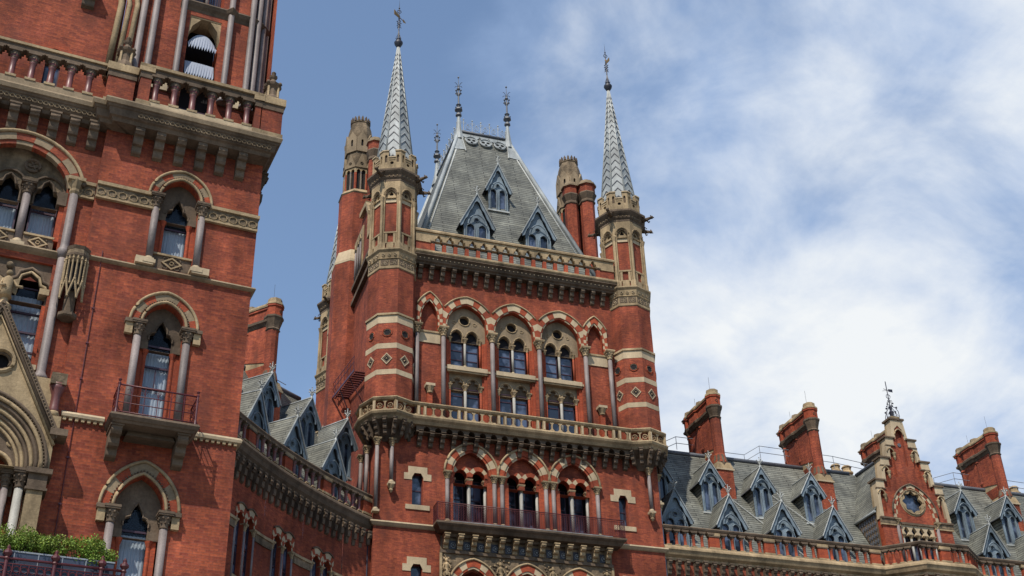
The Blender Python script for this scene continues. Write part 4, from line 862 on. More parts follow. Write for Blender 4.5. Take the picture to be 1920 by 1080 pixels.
# chimneys
def chimney_mesh():
    b = MB()          # origin: axis of the front shaft, z absolute
    y0 = .75; y1 = 4.0; hw = .42
    b.extr_x([(y0-.75, 40.2), (y1-.55, 41.0), (y1, 41.25), (y1, 44.1), (y0-.75, 44.1)], -hw*.7, hw*.7, 'brick')
    b.box(-hw*.6, hw*.6, .3, y1-.7, 38.3, 41.0, 'stone')
    b.box(-hw*.64, hw*.64, .3, y1-.75, 39.3, 40.1, 'brick')
    O = [(-hw*.7, y0-.5), (hw*.7, y0-.5), (hw*.7, 1.9), (hw, 2.1), (hw, 3.0), (hw*.7, 3.2), (hw*.7, y1), (-hw*.7, y1), (-hw*.7, 3.2), (-hw, 3.0), (-hw, 2.1), (-hw*.7, 1.9)]
    b.sweep(O, [(-.3, 42.9), (.02, 42.9), (.1, 43.05), (.2, 43.15), (.22, 43.3), (.1, 43.4), (-.3, 43.4)], 'weathered_stone', True)
    b.sweep(O, [(-.25, 43.4), (.1, 43.4), (.12, 44.0), (.2, 44.05), (.2, 44.2), (-.25, 44.25)], 'brick', True)
    b.sweep(O, [(-.22, 44.25), (.24, 44.2), (.26, 44.3), (.04, 44.45), (.02, 44.6), (-.22, 44.65)], 'stone', True)
    b.box(-.3, .3, .3, y1-.1, 44.3, 44.62, 'lead')
    r = .40
    b.lathe(0, 0, [(r*1.35, 39.0), (r*1.1, 39.5), (r, 39.7), (r, 42.6)], 10, 'brick', smooth=False)
    b.lathe(0, 0, [(r*1.3, 38.6), (r*1.36, 38.9), (r*1.3, 39.2), (r*1.08, 39.6)], 8, 'weathered_stone')
    b.lathe(0, 0, [(r, 42.5), (r*1.2, 42.6), (r*1.05, 42.7), (r*1.12, 42.85), (r*1.35, 43.15), (r*1.45, 43.3), (r*1.6, 43.4), (r*1.6, 43.52), (r*1.3, 43.56)], 8, 'weathered_stone')
    b.lathe(0, 0, [(r*1.35, 43.54), (r*1.35, 44.15), (r*1.5, 44.2), (r*1.5, 44.35)], 8, 'bright_brick'); b.lathe(0, 0, [(r*1.56, 44.35), (r*1.5, 44.5), (r*1.15, 44.6), (r*1.15, 44.85), (r*.7, 44.95)], 8, 'stone')
    b.ringtorus((0, -r*1.34, 43.85), .09, .025, 'weathered_stone', 8)
    for yy in (3.75, 1.9):
        rr = r*(.95 if yy > 3 else .82)
        b.lathe(0, yy, [(rr*.3, 40.3), (rr*1.2, 40.9), (rr, 41.1), (rr, 42.6), (rr*1.2, 42.7), (rr*1.05, 42.85), (rr*1.4, 43.2), (rr*1.5, 43.35), (rr*1.3, 43.5)], 8, 'brick'); b.lathe(0, yy, [(rr*1.08, 42.85), (rr*1.42, 43.15), (rr*1.54, 43.32), (rr*1.54, 43.42)], 8, 'weathered_stone'); b.lathe(0, yy, [(rr*1.32, 43.45), (rr*1.32, 44.1), (rr*1.55, 44.15), (rr*1.55, 44.32)], 8, 'bright_brick'); b.lathe(0, yy, [(rr*1.58, 44.32), (rr*1.2, 44.55), (rr*1.15, 44.8), (rr*.7, 44.86)], 8, 'mid_stone')
    b.tube([(-.15, 0, 44.9), (-.15, 0, 46.0)], .012, 4, 'dark_iron'); b.tube([(-.1, 2.6, 44.6), (-.1, 2.6, 45.5)], .012, 4, 'dark_iron')
    # pedestal rising from the roof slope
    b.box(-.62, .62, -.55, 1.6, 36.0, 38.3, 'brick'); b.box(-.7, .7, -.63, 1.6, 38.3, 38.42, 'pale_stone'); b.box(-.66, .66, -.6, 1.5, 38.42, 38.95, 'stone', .14)
    return b.mesh('chimney')
chm = chimney_mesh()
for x in (42.3, 50.45, 58.6, 66.75): put('chimney', chm, RW, (x, 75.0 if x != 58.6 else 76.3, 0))
def small_stack():
    b = MB(); b.box(-.8, .8, -.4, .4, 38, 41.0, 'brick'); b.box(-.9, .9, -.5, .5, 41.0, 41.12, 'stone')
    for x in (-.5, .5): b.lathe(x, 0, [(.36, 41.1), (.36, 41.5), (.48, 41.6), (.48, 41.72), (.34, 41.85), (.34, 42.1), (.42, 42.15), (.3, 42.3)], 8, 'stone'); b.lathe(x, 0, [(.37, 41.1), (.37, 41.45)], 8, 'brick')
    return b.mesh('low_chimney')
lsm = small_stack()
for x in (55.4, 71.2): put('low_chimney', lsm, RW, (x, 79.4, 0))
# roof walkway railing
def railing(pts, parent, h=1.05, name='roof_railing'):
    b = MB()
    for k in (.5, 1.0): b.tube([(x, y, z+h*k) for x, y, z in pts], .026, 5, 'grey_metal')
    for i, (p, q) in enumerate(zip(pts, pts[1:])):
        Ln = (Vector(q)-Vector(p)).length; n = max(1, round(Ln/2.4))
        for j in range(n): v = Vector(p)*(1-j/n)+Vector(q)*(j/n); b.tube([(v.x, v.y, v.z), (v.x, v.y, v.z+h)], .024, 5, 'grey_metal')
    put(name, b, parent)
zr = 40.45; railing([(35.0, 78.2, zr+.2), (39.3, 78.2, zr+.2), (40.6, 78.2, zr+.9), (42.2, 78.2, zr+.9)], RW); railing([(43.5, 78.2, zr+.1), (46.2, 78.2, zr+.1), (47.6, 78.2, zr+1.0), (54.0, 78.2, zr+.9), (62.2, 78.2, zr+.1)], RW); railing([(45.5, 77.6, zr-.1), (50.8, 77.6, zr-.2)], RW, .5); railing([(63.0, 78.2, zr+.1), (65.0, 78.2, zr+.8), (75.0, 78.2, zr+.6)], RW)
b = MB(); 
for p, q in (((40.9, 75.6, 38.2), (46.2, 71.3, 30.7)), ((45.0, 75.6, 38.2), (49.8, 71.8, 31.8))): b.tube([(p[0]+1.8*0, p[1]-.05, p[2]), (q[0], q[1]-.1, q[2])], .03, 5, 'white_lead')
put('roof_cable', b, rf2)

# --- stepped gable
YG = 70.85; b = MB(); cx = GC
S = [(2.85, 34.3, 37.15), (2.12, 37.15, 38.95), (1.35, 38.95, 40.6), (.62, 40.6, 42.15)]
P = []
for hw, z0, z1 in S: P += [(cx-hw-.05, z0), (cx-hw+.12, z1)]
P += [(cx+hw-.12, z1) if 0 else (cx+2*0+S[3][0]-.12, S[3][2])]
R_side = []
for hw, z0, z1 in S[::-1]: R_side += [(cx+hw-.12, z1), (cx+hw+.05, z0)]
P = P[:8] + R_side
rose = circ(cx-.02, 35.75, .92, 22)
nich = [archhole(cx, 38.5, 40.95, .3, .42, 5)]
for s in (-1, 1):
    nich += [archhole(cx+s*1.02, 37.6, 39.45, .24, .3, 4), archhole(cx+s*1.76, 36.7, 37.95, .24, .3, 4), archhole(cx+s*2.45, 34.75, 36.1, .24, .3, 4)]
b.plate(P, [rose] + nich, YG, YG+.4, 'brick', edge=True); b.plate(P, [], YG+.75, YG+.75, 'brick')
for i in range(len(P)):
    (a, c), (d, e) = P[i], P[(i+1) % len(P)]; b.face([(a, YG+.4, c), (d, YG+.4, e), (d, YG+.75, e), (a, YG+.75, c)], 'stone')
for h in nich: b.plate([(x, z) for x, z in h], [], YG+.2, YG+.2, 'brick')
gb = put('gable', b, RW)
b = MB()      # body below
H = [archhole(cx-.95+i*.62, 31.9, 33.75, .2, .26, 4) for i in range(4)]
b.plate([(cx-2.85, 30.3), (cx-2.85, 34.3), (cx+2.85, 34.3), (cx+2.85, 30.3)], [[(cx-1.35, 30.8), (cx-1.35, 34.15), (cx+1.35, 34.15), (cx+1.35, 30.8)]], YG, YG+.3, 'brick')
for s in (-1, 1): b.face([(cx+s*2.85, YG, 30.3), (cx+s*2.85, YG+1.2, 30.3), (cx+s*2.85, YG+1.9, 34.3), (cx+s*2.85, YG, 34.3)], 'bright_brick')  # brighter brick puts the sunlit orange of the side faces into the colour
put('gable_wall', b, RW)
b = MB(); H = [[(-.19+cx-.93+i*.62, 31.2), (-.19+cx-.93+i*.62, 33.3)]+[(cx-.93+i*.62+x, z) for x, z in ((-.1, 33.32), (-.22, 33.55), (-.12, 33.75), (0, 33.9), (.12, 33.75), (.22, 33.55), (.1, 33.32))]+[(.19+cx-.93+i*.62, 33.3), (.19+cx-.93+i*.62, 31.2)] for i in range(4)]
b.plate([(cx-1.35, 33.2), (cx-1.35, 34.15), (cx+1.35, 34.15), (cx+1.35, 33.2)], [[(x, max(z, 33.21)) for x, z in h] for h in H[:3]+H[3:]], YG+.05, YG+.3, 'pale_stone')
b.box(cx-1.4, cx+1.4, YG-.05, YG+.1, 34.0, 34.15, 'weathered_stone'); b.box(cx-1.35, cx+1.35, YG+.8, YG+.9, 30.8, 34.15, 'dark_interior'); put('window_head', b, RW)
for i in range(4): sash(W, cx-.93+i*.62, YG+.35, .5, 30.8, 33.9, (.6,), 0, 'glass')
for i in range(5): column(W, cx-1.24+i*.62, YG+.12, 30.9, 33.3, .085, 'pale_granite', .3)
for x in (cx-1.62, cx+1.62): column(W, x, YG-.02, 30.9, 34.3, .12, 'granite', .4)
for s in (-1, 1):
    b = MB(); x0, x1 = sorted((cx+s*1.42, cx+s*2.95)); b.box(x0, x1, YG-.12, YG+.05, 33.95, 34.25, 'carved_stone'); b.box(x0, x1, YG-.2, YG+.05, 34.25, 34.38, 'weathered_stone'); b.box(x0, x1, YG-.1, YG+.05, 33.82, 33.95, 'stone'); put('frieze', b, RW)
b = MB(); ring(b, cx, 34.7, 1.45, 2.06, 0, .14, YG-.06, YG+.1, 8, ['pale_stone', 'bright_brick'], zf=34.38); ring(b, cx, 34.7, 1.45, 2.06, .14, .36, YG-.1, YG+.05, 8, ['brick', 'pale_stone'], zf=34.38); hood(b, cx, 34.7, 1.45, 2.06, .40, YG-.12, 'weathered_stone', .06, n=12); put('arch', b, gb)
b = MB(); ro = circ(cx, 35.75, .74, 40); ro = [(cx+(x-cx)*(1+.13*cos(8*math.atan2(z-35.75, x-cx))), 35.75+(z-35.75)*(1+.13*cos(8*math.atan2(z-35.75, x-cx)))) for x, z in ro]
b.plate(circ(cx, 35.75, 1.06, 28), [ro], YG-.03, YG+.2, 'stone', edge=True); b.ringtorus((cx, YG-.05, 35.75), .93, .05, 'stone', 24)
for k in range(12): b.ball((cx+.9*cos(k*pi/6), YG-.04, 35.75+.9*sin(k*pi/6)), .06, 'weathered_stone', 5)
b.plate(circ(cx, 35.75, .9, 20), [], YG+.3, YG+.3, 'glass'); rw_ = put('rose_window', b, RW)
# stone dressings of the steps
for i, (hw, z0, z1) in enumerate(S):
    for s in ((-1, 1) if i < 3 else (1,)):
        b = MB()
        if i < 3:
            nx_ = S[i+1][0]; xo0, xo1 = cx+s*(hw+.06), cx+s*(hw-.11); xi = cx+s*(nx_-.02); xn = hw-.38 if i else hw-.40
            poly = [(xo0, z0), (xo1, z1), (xi, z1), (xi, z1-.55), (cx+s*(hw-.22-.30), z1-.5), (cx+s*(hw-.40), z1-.75), (cx+s*(hw-.28), z1-1.0), (cx+s*(hw-.25), z0)]
            b.extr(poly, YG-.04, YG+.5, 'pale_stone'); xx = sorted((cx+s*(hw-.04), cx+s*(nx_-.1))); b.box(xx[0]-.06, xx[1]+.06, YG-.12, YG+.82, z1, z1+.12, 'weathered_stone'); b.box(xx[0], xx[1], YG-.08, YG+.1, z1-.62, z1-.55, 'weathered_stone')
            nxx = cx+s*[2.45, 1.76, 1.02][i]; nz_ = [36.1, 37.95, 39.45][i]; hood(b, nxx, nz_, .24, .3, .05, YG-.05, 'stone', .05, n=5)
            b.lathe(nxx-s*.28, YG-.02, [(.03, nz_-.55), (.1, nz_-.35), (.08, nz_-.25), (.15, nz_-.05), (.15, nz_+.02)], 7, 'stone')
        else:
            b.extr([(cx-hw-.06, z0), (cx-hw+.11, z1), (cx+hw-.11, z1), (cx+hw+.06, z0), (cx+hw-.24, z0), (cx+hw-.3, z1-.75), (cx, z1-.42), (cx-hw+.3, z1-.75), (cx-hw+.24, z0)], YG-.04, YG+.5, 'pale_stone'); b.box(cx-hw-.02, cx+hw+.02, YG-.12, YG+.82, z1, z1+.14, 'weathered_stone'); hood(b, cx, 40.95, .3, .42, .06, YG-.05, 'stone', .05, n=6)
            b.box(cx-.35, cx+.35, YG-.06, YG+.6, z1+.14, z1+.3, 'stone')
        put('gable_step', b, gb)
b = MB(); z = 42.4; b.tube([(cx, YG+.3, z), (cx, YG+.3, 45.5)], .035, 6, 'dark_iron'); b.lathe(cx, YG+.3, [(.25, z), (.12, z+.15), (.16, z+.4), (.2, z+.55), (.08, z+.7), (.12, z+.95), (.05, z+1.1)], 8, 'dark_iron')
for k in range(4):
    an = k*pi/2+.3; c, s = cos(an), sin(an); f = lambda r, zz_: (cx+r*c, YG+.3+r*s, z+zz_)
    b.tube([f(.62, -.1), f(.6, .35), f(.42, .75), f(.15, .95), f(.04, 1.0)], .025, 5, 'dark_iron'); b.tube([f(.55, .0), f(.38, .35), f(.2, .3), f(.24, .1), f(.35, .15)], .02, 4, 'dark_iron'); b.ball(f(.5, .72), .08, 'dark_iron', 5)
    b.tube([f(.04, 1.0), f(.25, 1.25), f(.2, 1.45), f(.05, 1.4)], .022, 4, 'dark_iron'); b.ball(f(.28, 1.15), .06, 'dark_iron', 5)
b.ringtorus((cx, YG+.3, z+1.85), .17, .025, 'dark_iron', 12); b.ringtorus((cx, YG+.3, z+1.5), .1, .025, 'dark_iron', 8)
b.tube([(cx-.35, YG+.2, z+2.4), (cx+.55, YG+.5, z+2.4)], .02, 5, 'dark_iron'); b.extr([(cx+.15, z+2.3), (cx+.5, z+2.28), (cx+.5, z+2.52), (cx+.15, z+2.5)], YG+.32, YG+.35, 'dark_iron'); b.tube([(cx-.3, YG+.45, z+2.35), (cx+.35, YG+.1, z+2.35)], .015, 4, 'dark_iron')
put('weather_vane', b, gb)
rebase(RW, (56, 76, 0))

# ================================================================== curved range between left block and tower
CW = empty('curved_range', 'shaded concave brick range curving between the left block and the tower, four dormers showing', 'building', (0, 0, 0))
CC = Vector((40.6, 36.2))
def pol(r, deg, z=None): a = R_(deg); v = (CC.x+r*cos(a), CC.y+r*sin(a)); return v if z is None else (*v, z)
A0, A1 = 125.9, 157.5
RW0 = 42.35; arcp = [pol(RW0, a) for a in [A1-(A1-A0)*i/26 for i in range(27)]]        # from the far left end to the tower
WC = [131.4+4.92*i for i in range(6)]          # window bay centres
def bay_mesh():
    b = MB(); hwd = RW0*R_(4.92)/2; H = []
    for zo in (0, -5.6):
        for s in (-.5, .5): H.append(archhole(s, 22.7+zo, 26.35+zo, .34, .46, 6))
    b.plate([(-hwd, 0), (-hwd, 30.3), (hwd, 30.3), (hwd, 0)], H, 0, .35, 'brick', 'bright_brick')
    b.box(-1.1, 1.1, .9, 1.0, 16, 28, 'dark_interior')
    return b.mesh('wall')
bm_ = bay_mesh()
def bay_trim(zo):
    b = MB()
    for s in (-.5, .5): ring(b, s, 26.35+zo, .34, .46, 0, .1, -.03, .1, 4, ['pale_stone', 'bright_brick']); ring(b, s, 26.35+zo, .34, .46, .1, .42, -.06, .05, 4, STR, clamp=.5); hood(b, s, 26.35+zo, .34, .46, .46, -.08, 'weathered_stone', .05, n=8, clamp=.52)
    return b.mesh('arch')
def sillp(zo):
    b = MB()
    for s in (-.5, .5): b.box(s-.34, s+.34, .05, .2, 22.7+zo, 23.5+zo, 'stone'); b.ringtorus((s, .03, 23.1+zo), .2, .05, 'weathered_stone', 12); b.ringtorus((s, .03, 23.1+zo), .07, .03, 'weathered_stone', 8)
    return b.mesh('sill_panel')
at0, at1 = bay_trim(0), bay_trim(-5.6); sp0, sp1 = sillp(0), sillp(-5.6)
for i, c in enumerate(WC):
    ox, oy = pol(RW0, c); fr = Fr(CW, ox, oy, R_(c-90)); fr.put('wall', bm_)
    for zo, at_, sp_ in ((0, at0, sp0), (-5.6, at1, sp1)):
        fr.put('arch', at_); fr.put('sill_panel', sp_)
        for s in (-.5, .5): sash(fr, s, .25, .68, 23.5+zo, 26.8+zo, (.5,), 0, 'glass')
        column(fr, 0, .02, 22.75+zo, 26.3+zo, .085, 'granite', .4)
        for s in (-.92, .92): column(fr, s, .02, 22.75+zo, 26.3+zo, .08, 'granite', .4)
    hwd = RW0*R_(4.92)/2
    for s in (-1, 1):
        for zo in (0, -5.6):
            b = MB(); xx = sorted((s*1.02, s*hwd)); b.box(xx[0], xx[1], -.07, .01, 25.75+zo, 26.15+zo, 'carved_stone'); b.box(xx[0], xx[1], -.13, .01, 26.15+zo, 26.3+zo, 'stone'); fr.put('stone_band', b)
            b = MB(); b.box(xx[0], xx[1], -.1, .01, 22.5+zo, 22.68+zo, 'stone'); fr.put('sill_string', b)
b = MB(); e1 = pol(RW0, WC[0]-2.46); b.face([(*e1, 0), (15.95, 70.4, 0), (15.95, 70.4, 30.3), (*e1, 30.3)], 'brick'); put('wall_end', b, CW)
PR = [(-.1, 30.5), (.1, 30.5), (.28, 30.42), (.42, 30.28), (.45, 30.15), (.36, 30.0), (.3, 29.8), (.12, 29.6), (.1, 29.4), (-.1, 29.35)]
b = MB(); b.sweep(arcp, PR, 'weathered_stone'); put('cornice', b, CW)
b = MB(); b.sweep(arcp, [(-.05, 31.86), (.2, 31.86), (.24, 31.78), (.18, 31.66), (.05, 31.6), (-.05, 31.6)], 'weathered_stone'); rl = put('balustrade', b, CW); balm = balc
a = A0+.55; k = 0
while a < 152:
    kind = (k % 6 == 0); x, y = pol(RW0-.08, a); put('pier' if kind else 'baluster', bpm if kind else balm, rl, (x, y, 30.52), R_(a-90)); a += (.9 if (kind or (k+1) % 6 == 0) else .82); k += 1
a = A0+.4
while a < 152: x, y = pol(RW0, a); put('corbel', corbel_mesh(.24, .42, 1.15, 'weathered_stone', 3), CW, (x, y, 29.4), R_(a-90)); a += .8
b = MB(); n = 26; AA = [A1-(A1-A0)*i/n for i in range(n+1)]
for p, q in zip(AA, AA[1:]): b.face([pol(43.1, p, 30.5), pol(43.1, q, 30.5), pol(48.8, q, 40.35), pol(48.8, p, 40.35)], 'slate'); b.face([pol(48.8, p, 40.35), pol(48.8, q, 40.35), pol(54, q, 31), pol(54, p, 31)], 'slate'); b.face([pol(42.3, p, 30.4), pol(42.3, q, 30.4), pol(43.1, q, 30.5), pol(43.1, p, 30.5)], 'lead'); b.face([pol(54, p, 0), pol(54, q, 0), pol(54, q, 31), pol(54, p, 31)], 'brick')
rf3 = put('roof', b, CW); b = MB(); b.tube([pol(48.8, a, 40.4) for a in AA], .17, 8, 'dark_lead'); put('ridge_roll', b, rf3)
for a in (129.2, 134.15, 139.1, 144.05, 149): x, y = pol(43.35, a); dormer(CW, (x, y, 30.75), R_(a-90), 'LD', None, .8)
for a in (124.9+.3, 129.25, 134.2, 139.15, 144.1):
    if a > 126: x, y = pol(45.45, a); dormer(CW, (x, y, 34.5), R_(a-90), 'UD', None, .8)
x, y = pol(45.1, 125.4); dormer(CW, (x, y, 34.1), R_(125.4-90), 'UD', None, .8)
x, y = pol(46.9, 131.9); put('chimney', chm, CW, (x, y, 0), R_(131.9-90)); x, y = pol(46.9, 141.8); put('chimney', chm, CW, (x, y, 0), R_(141.8-90))
railing([pol(49.8, 137, 40.6), pol(49.8, 130.6, 40.6), pol(49.8, 126.3, 40.6)], CW)
b = MB(); b.tube([pol(RW0-.12, A0+.35, 0), pol(RW0-.12, A0+.35, 29.3)], .08, 8, 'dark_iron'); put('downpipe', b, CW)
rebase(CW, (*pol(43, 141), 0))

# ================================================================== near block on the left
LB = empty('entrance_block', 'near brick block at the left with striped arches, balconies and dark shafts', 'building', (0, 0, 0))
CLX, CLY = 3.872, 35.791
Fl = Fr(LB, CLX, CLY, R_(6))
UW = -2.585; XS = -5.22
# right bay wall with three windows
b = MB()
H = [archhole(UW, 23.8, 26.5, .62, .77), archhole(UW-.0, 18.45, 21.75, .62, .80), archhole(UW, 11.5, 15.75, .68, 1.12)]
b.plate([(XS, 0), (XS, 29.0), (0, 29.0), (0, 0)], H, 0, .42, 'brick', 'bright_brick')
b.face([(0, 0, 0), (0, 15.5, 0), (0, 15.5, 44), (0, 0, 29.0)], 'brick'); b.face([(0, 0, 29.0), (0, 15.5, 44), (0, .3, 44)], 'brick')
b.face([(XS, 0, 18.2), (XS, .22, 18.2), (XS, .22, 29), (XS, 0, 29)], 'brick'); b.face([(0, 15.5, 0), (-14, 15.5, 0), (-14, 15.5, 44), (0, 15.5, 44)], 'brick')
Fl.put('wall', b)
b = MB()      # left bay
H = [[(-8.95, 23.76), (-8.95, 26.0)]+[(-7.5+1.45*cos(pi-t*pi/14), 26.0+1.62*sin(pi-t*pi/14)) for t in range(1, 14)]+[(-6.05, 26.0), (-6.05, 23.76)], [(-9.0, 19.75), (-9.0, 23.3), (-6.05, 23.3), (-6.05, 19.75)]]
b.plate([(-14, 0), (-14, 29.0), (XS, 29.0), (XS, 0)], H, .22, .75, 'brick', 'bright_brick'); Fl.put('wall', b)
def stone_head(cx, z0, zs, a, R, ha, hz, y0, y1, m='weathered_stone'):
    """stone plate filling an arch, pierced by a trefoil-headed light"""
    b = MB(); O = [(cx-a, z0)]+arcpts(cx, zs, a, R)+[(cx+a, z0)]
    h = [(cx-ha, z0+.01), (cx-ha, hz), (cx-ha*1.02, hz+.12), (cx-ha*.8, hz+.26), (cx-ha*.5, hz+.3), (cx-ha*.48, hz+.42), (cx-ha*.2, hz+.62), (cx, hz+.72), (cx+ha*.2, hz+.62), (cx+ha*.48, hz+.42), (cx+ha*.5, hz+.3), (cx+ha*.8, hz+.26), (cx+ha*1.02, hz+.12), (cx+ha, hz), (cx+ha, z0+.01)]
    b.plate(O, [h], y0, y1, m); b.tube([(x, y0-.02, z) for x, z in h[1:-1]], .035, 5, m); return b
for (zs, a, R, w0, w1, zf, z0w, hz) in ((26.5, .62, .77, .12, .36, 26.5, 24.35, 25.95), (21.75, .62, .80, .12, .38, 21.75, 18.45, 21.35), (15.75, .68, 1.12, .13, .40, 15.75, 11.5, 15.35)):
    b = MB(); ring(b, UW, zs, a, R, 0, w0, -.05, .1, 6, ['brick', 'brick']); ring(b, UW, zs, a, R, w0, w1, -.03, .03, 4, ['bright_brick', 'mid_stone']); 
    b.tube([(x, -.07, z) for x, z in arcpts(UW, zs, a, R, w0*.5, 10)], .05, 6, 'stone'); hood(b, UW, zs, a, R, w1+.03, -.05, 'stone', .05, n=14)
    for s in (-1, 1): b.ball((UW+s*(a+w1+.03), -.07, zs-.02), .085, 'weathered_stone', 7)
    A_ = arcpts(UW, zs, a, R, w0+.02, 16)
    for x, z in A_[1:-1]: b.ball((x, -.06, z), .028, 'weathered_stone', 5)
    Fl.put('arch', b)
    Fl.put('window_head', stone_head(UW, zs-.75, zs, a, R, .36, hz+.0, .26, .45))
    for s in (-1, 1):
        b = MB(); x0, x1 = sorted((UW+s*.40, UW+s*.62)); b.box(x0, x1, .2, .42, z0w, zs-.7, 'bright_brick'); b.lathe(UW+s*.42, .22, [(.06, z0w), (.06, zs-1.0), (.12, zs-.8)], 8, 'bright_brick'); b.box(x0-.03, x1+.03, .12, .44, zs-.8, zs-.55, 'weathered_stone'); Fl.put('jamb', b)
        zb_ = {26.5: 23.82, 21.75: 18.3, 15.75: 11.4}[zs]
        column(Fl, UW+s*.74, -.04, zb_, zs, .115, 'granite', .5, mcap='weathered_stone')
        x0, x1 = sorted((UW+s*.92, UW+s*1.14)); b = MB(); b.box(x0, x1, -.14, .01, zs-.48, zs-.12, 'stone'); b.box(x0-(.03 if s < 0 else 0), x1+(.03 if s > 0 else 0), -.2, .01, zs-.12, zs, 'weathered_stone')
        if zs != 26.5: Fl.put('impost', b)
sash(Fl, UW, .42, .84, 24.45, 26.95, (.46,), 0, 'clear_glass', 1.2, .5)
sash(Fl, UW, .42, .82, 18.5, 22.1, (.36, .56, .76), 0, 'clear_glass', 1.4, .74)
b = MB(); b.box(UW-.015, UW+.015, .4, .45, 19.85, 20.5, 'sash'); Fl.put('glazing_bar', b)
sash(Fl, UW, .42, .86, 11.6, 16.3, (.42, .78), 0, 'clear_glass', 1.4, .76)
def diamond_panel(cx, z0, z1, hw, y):
    b = MB(); zc = (z0+z1)/2; h = (z1-z0)*.36; b.box(cx-hw, cx+hw, y, y+.1, z0, z1, 'weathered_stone'); b.box(cx-hw, cx+hw, y-.06, y, z1-.07, z1, 'stone'); b.box(cx-hw, cx+hw, y-.04, y, z0, z0+.05, 'stone')
    w_ = h*1.5; D = lambda r: [(cx-w_*r, zc), (cx, zc-h*r), (cx+w_*r, zc), (cx, zc+h*r)]
    b.plate(D(1), [D(.74)], y-.05, y, 'stone', edge=True); b.ringtorus((cx, y-.03, zc), h*.28, h*.1, 'stone', 10)
    for s in (-1, 1):
        for t in (-1, 1): b.ringtorus((cx+s*w_*.55, y-.015, zc+t*h*.55), h*.42, h*.12, 'weathered_stone', 10)
    return b
Fl.put('sill_panel', diamond_panel(UW, 23.8, 24.42, .62, .12))
for s in (-1, 1): b = MB(); x0, x1 = sorted((UW+s*.6, UW+s*1.15)); b.box(x0, x1, -.22, .0, 23.76, 24.0, 'pale_stone'); Fl.put('column_plinth', b)
# string courses and carved bands
for x0, x1, y in ((XS, UW-.62, -.12), (UW+.62, 0, -.12), (-5.9, XS-.02, .1), (-9, -8.9, .1)):
    b = MB(); b.box(x0, x1, y+.02, y+.16, 25.98, 26.38, 'carved_stone'); b.box(x0, x1+(.03 if x1 == 0 else 0), y-.05, y+.16, 26.38, 26.5, 'stone'); b.box(x0, x1, y-.0, y+.14, 25.9, 25.98, 'stone')
    n = int((x1-x0)/.3)
    for i in range(n): b.ringtorus((x0+.15+i*(x1-x0)/max(n, 1), y, 26.12), .13, .022, 'stone', 8, k=4)
    Fl.put('carved_band', b)
b = MB(); b.sweep([(-14, .22), (XS-.3, .22)], [(0, 23.76), (.12, 23.74), (.18, 23.66), (.1, 23.58), (0, 23.52)], 'mid_stone'); Fl.put('string_course', b)
b = MB(); b.sweep([(XS-.3, 0), (0, 0), (0, 15)], [(0, 23.74), (.1, 23.73), (.13, 23.67), (.06, 23.62), (0, 23.6)], 'mid_stone'); Fl.put('string_course', b)
for x0, x1 in ((-5.1, -3.9), (-1.35, 0)):
    b = MB(); pth = [(x0, 0), (x1, 0)] + ([(0, 15)] if x1 == 0 else []); b.sweep(pth, [(0, 18.42), (.08, 18.4), (.14, 18.32), (.12, 18.24), (0, 18.22)], 'pale_stone')
    x = x0+.06
    while x < x1-.05: b.box(x, x+.09, -.09, 0, 18.13, 18.23, 'stone'); x += .17
    Fl.put('string_course', b)
# middle window balcony
b = MB(); b.sweep([(-3.78, 0), (-3.78, -.92), (-1.42, -.92), (-1.42, 0)], [(-.9, 18.2), (.06, 18.2), (.1, 18.12), (.04, 18.02), (0, 18.0), (-.04, 17.94), (-.9, 17.93)], 'weathered_stone'); b.box(-3.3, -1.9, -.5, 0, 17.76, 17.925, 'weathered_stone', .06)
Fl.put('balcony_slab', b)
for x in (-3.6, -1.72): Fl.put('corbel', corbel_mesh(.3, .78, .8, 'weathered_stone', 3), x, 0, 17.9)
b = MB(); ya = -.9; zt_ = 19.12; 
for x in (-3.72, -1.46): b.lathe(x, ya, [(.05, 18.2), (.035, 18.35), (.035, 19.1), (.05, 19.16), (.02, 19.2), (.055, 19.27), (0, 19.33)], 8, 'red_iron')
for p, q in (((-3.72, 0), (-3.72, ya)), ((-3.72, ya), (-1.46, ya)), ((-1.46, ya), (-1.46, 0))):
    for z, r in ((zt_, .026), (18.82, .014), (18.56, .014), (18.27, .02)): b.tube([(*p, z), (*q, z)], r, 6, 'red_iron')
    Ln = (Vector(q)-Vector(p)).length; n = max(2, round(Ln/.38))
    for i in range(n+1):
        v = Vector(p)*(1-i/n)+Vector(q)*(i/n); b.tube([(v.x, v.y, 18.22), (v.x, v.y, zt_)], .013, 5, 'red_iron')
        d = (Vector(q)-Vector(p)).normalized()
        for s in (-1, 1): b.tube([(v.x, v.y, 18.86), (v.x+d.x*s*.07, v.y+d.y*s*.07, 19.02), (v.x+d.x*s*.13, v.y+d.y*s*.13, 18.98)], .01, 4, 'red_iron', caps=False)
Fl.put('iron_railing', b)
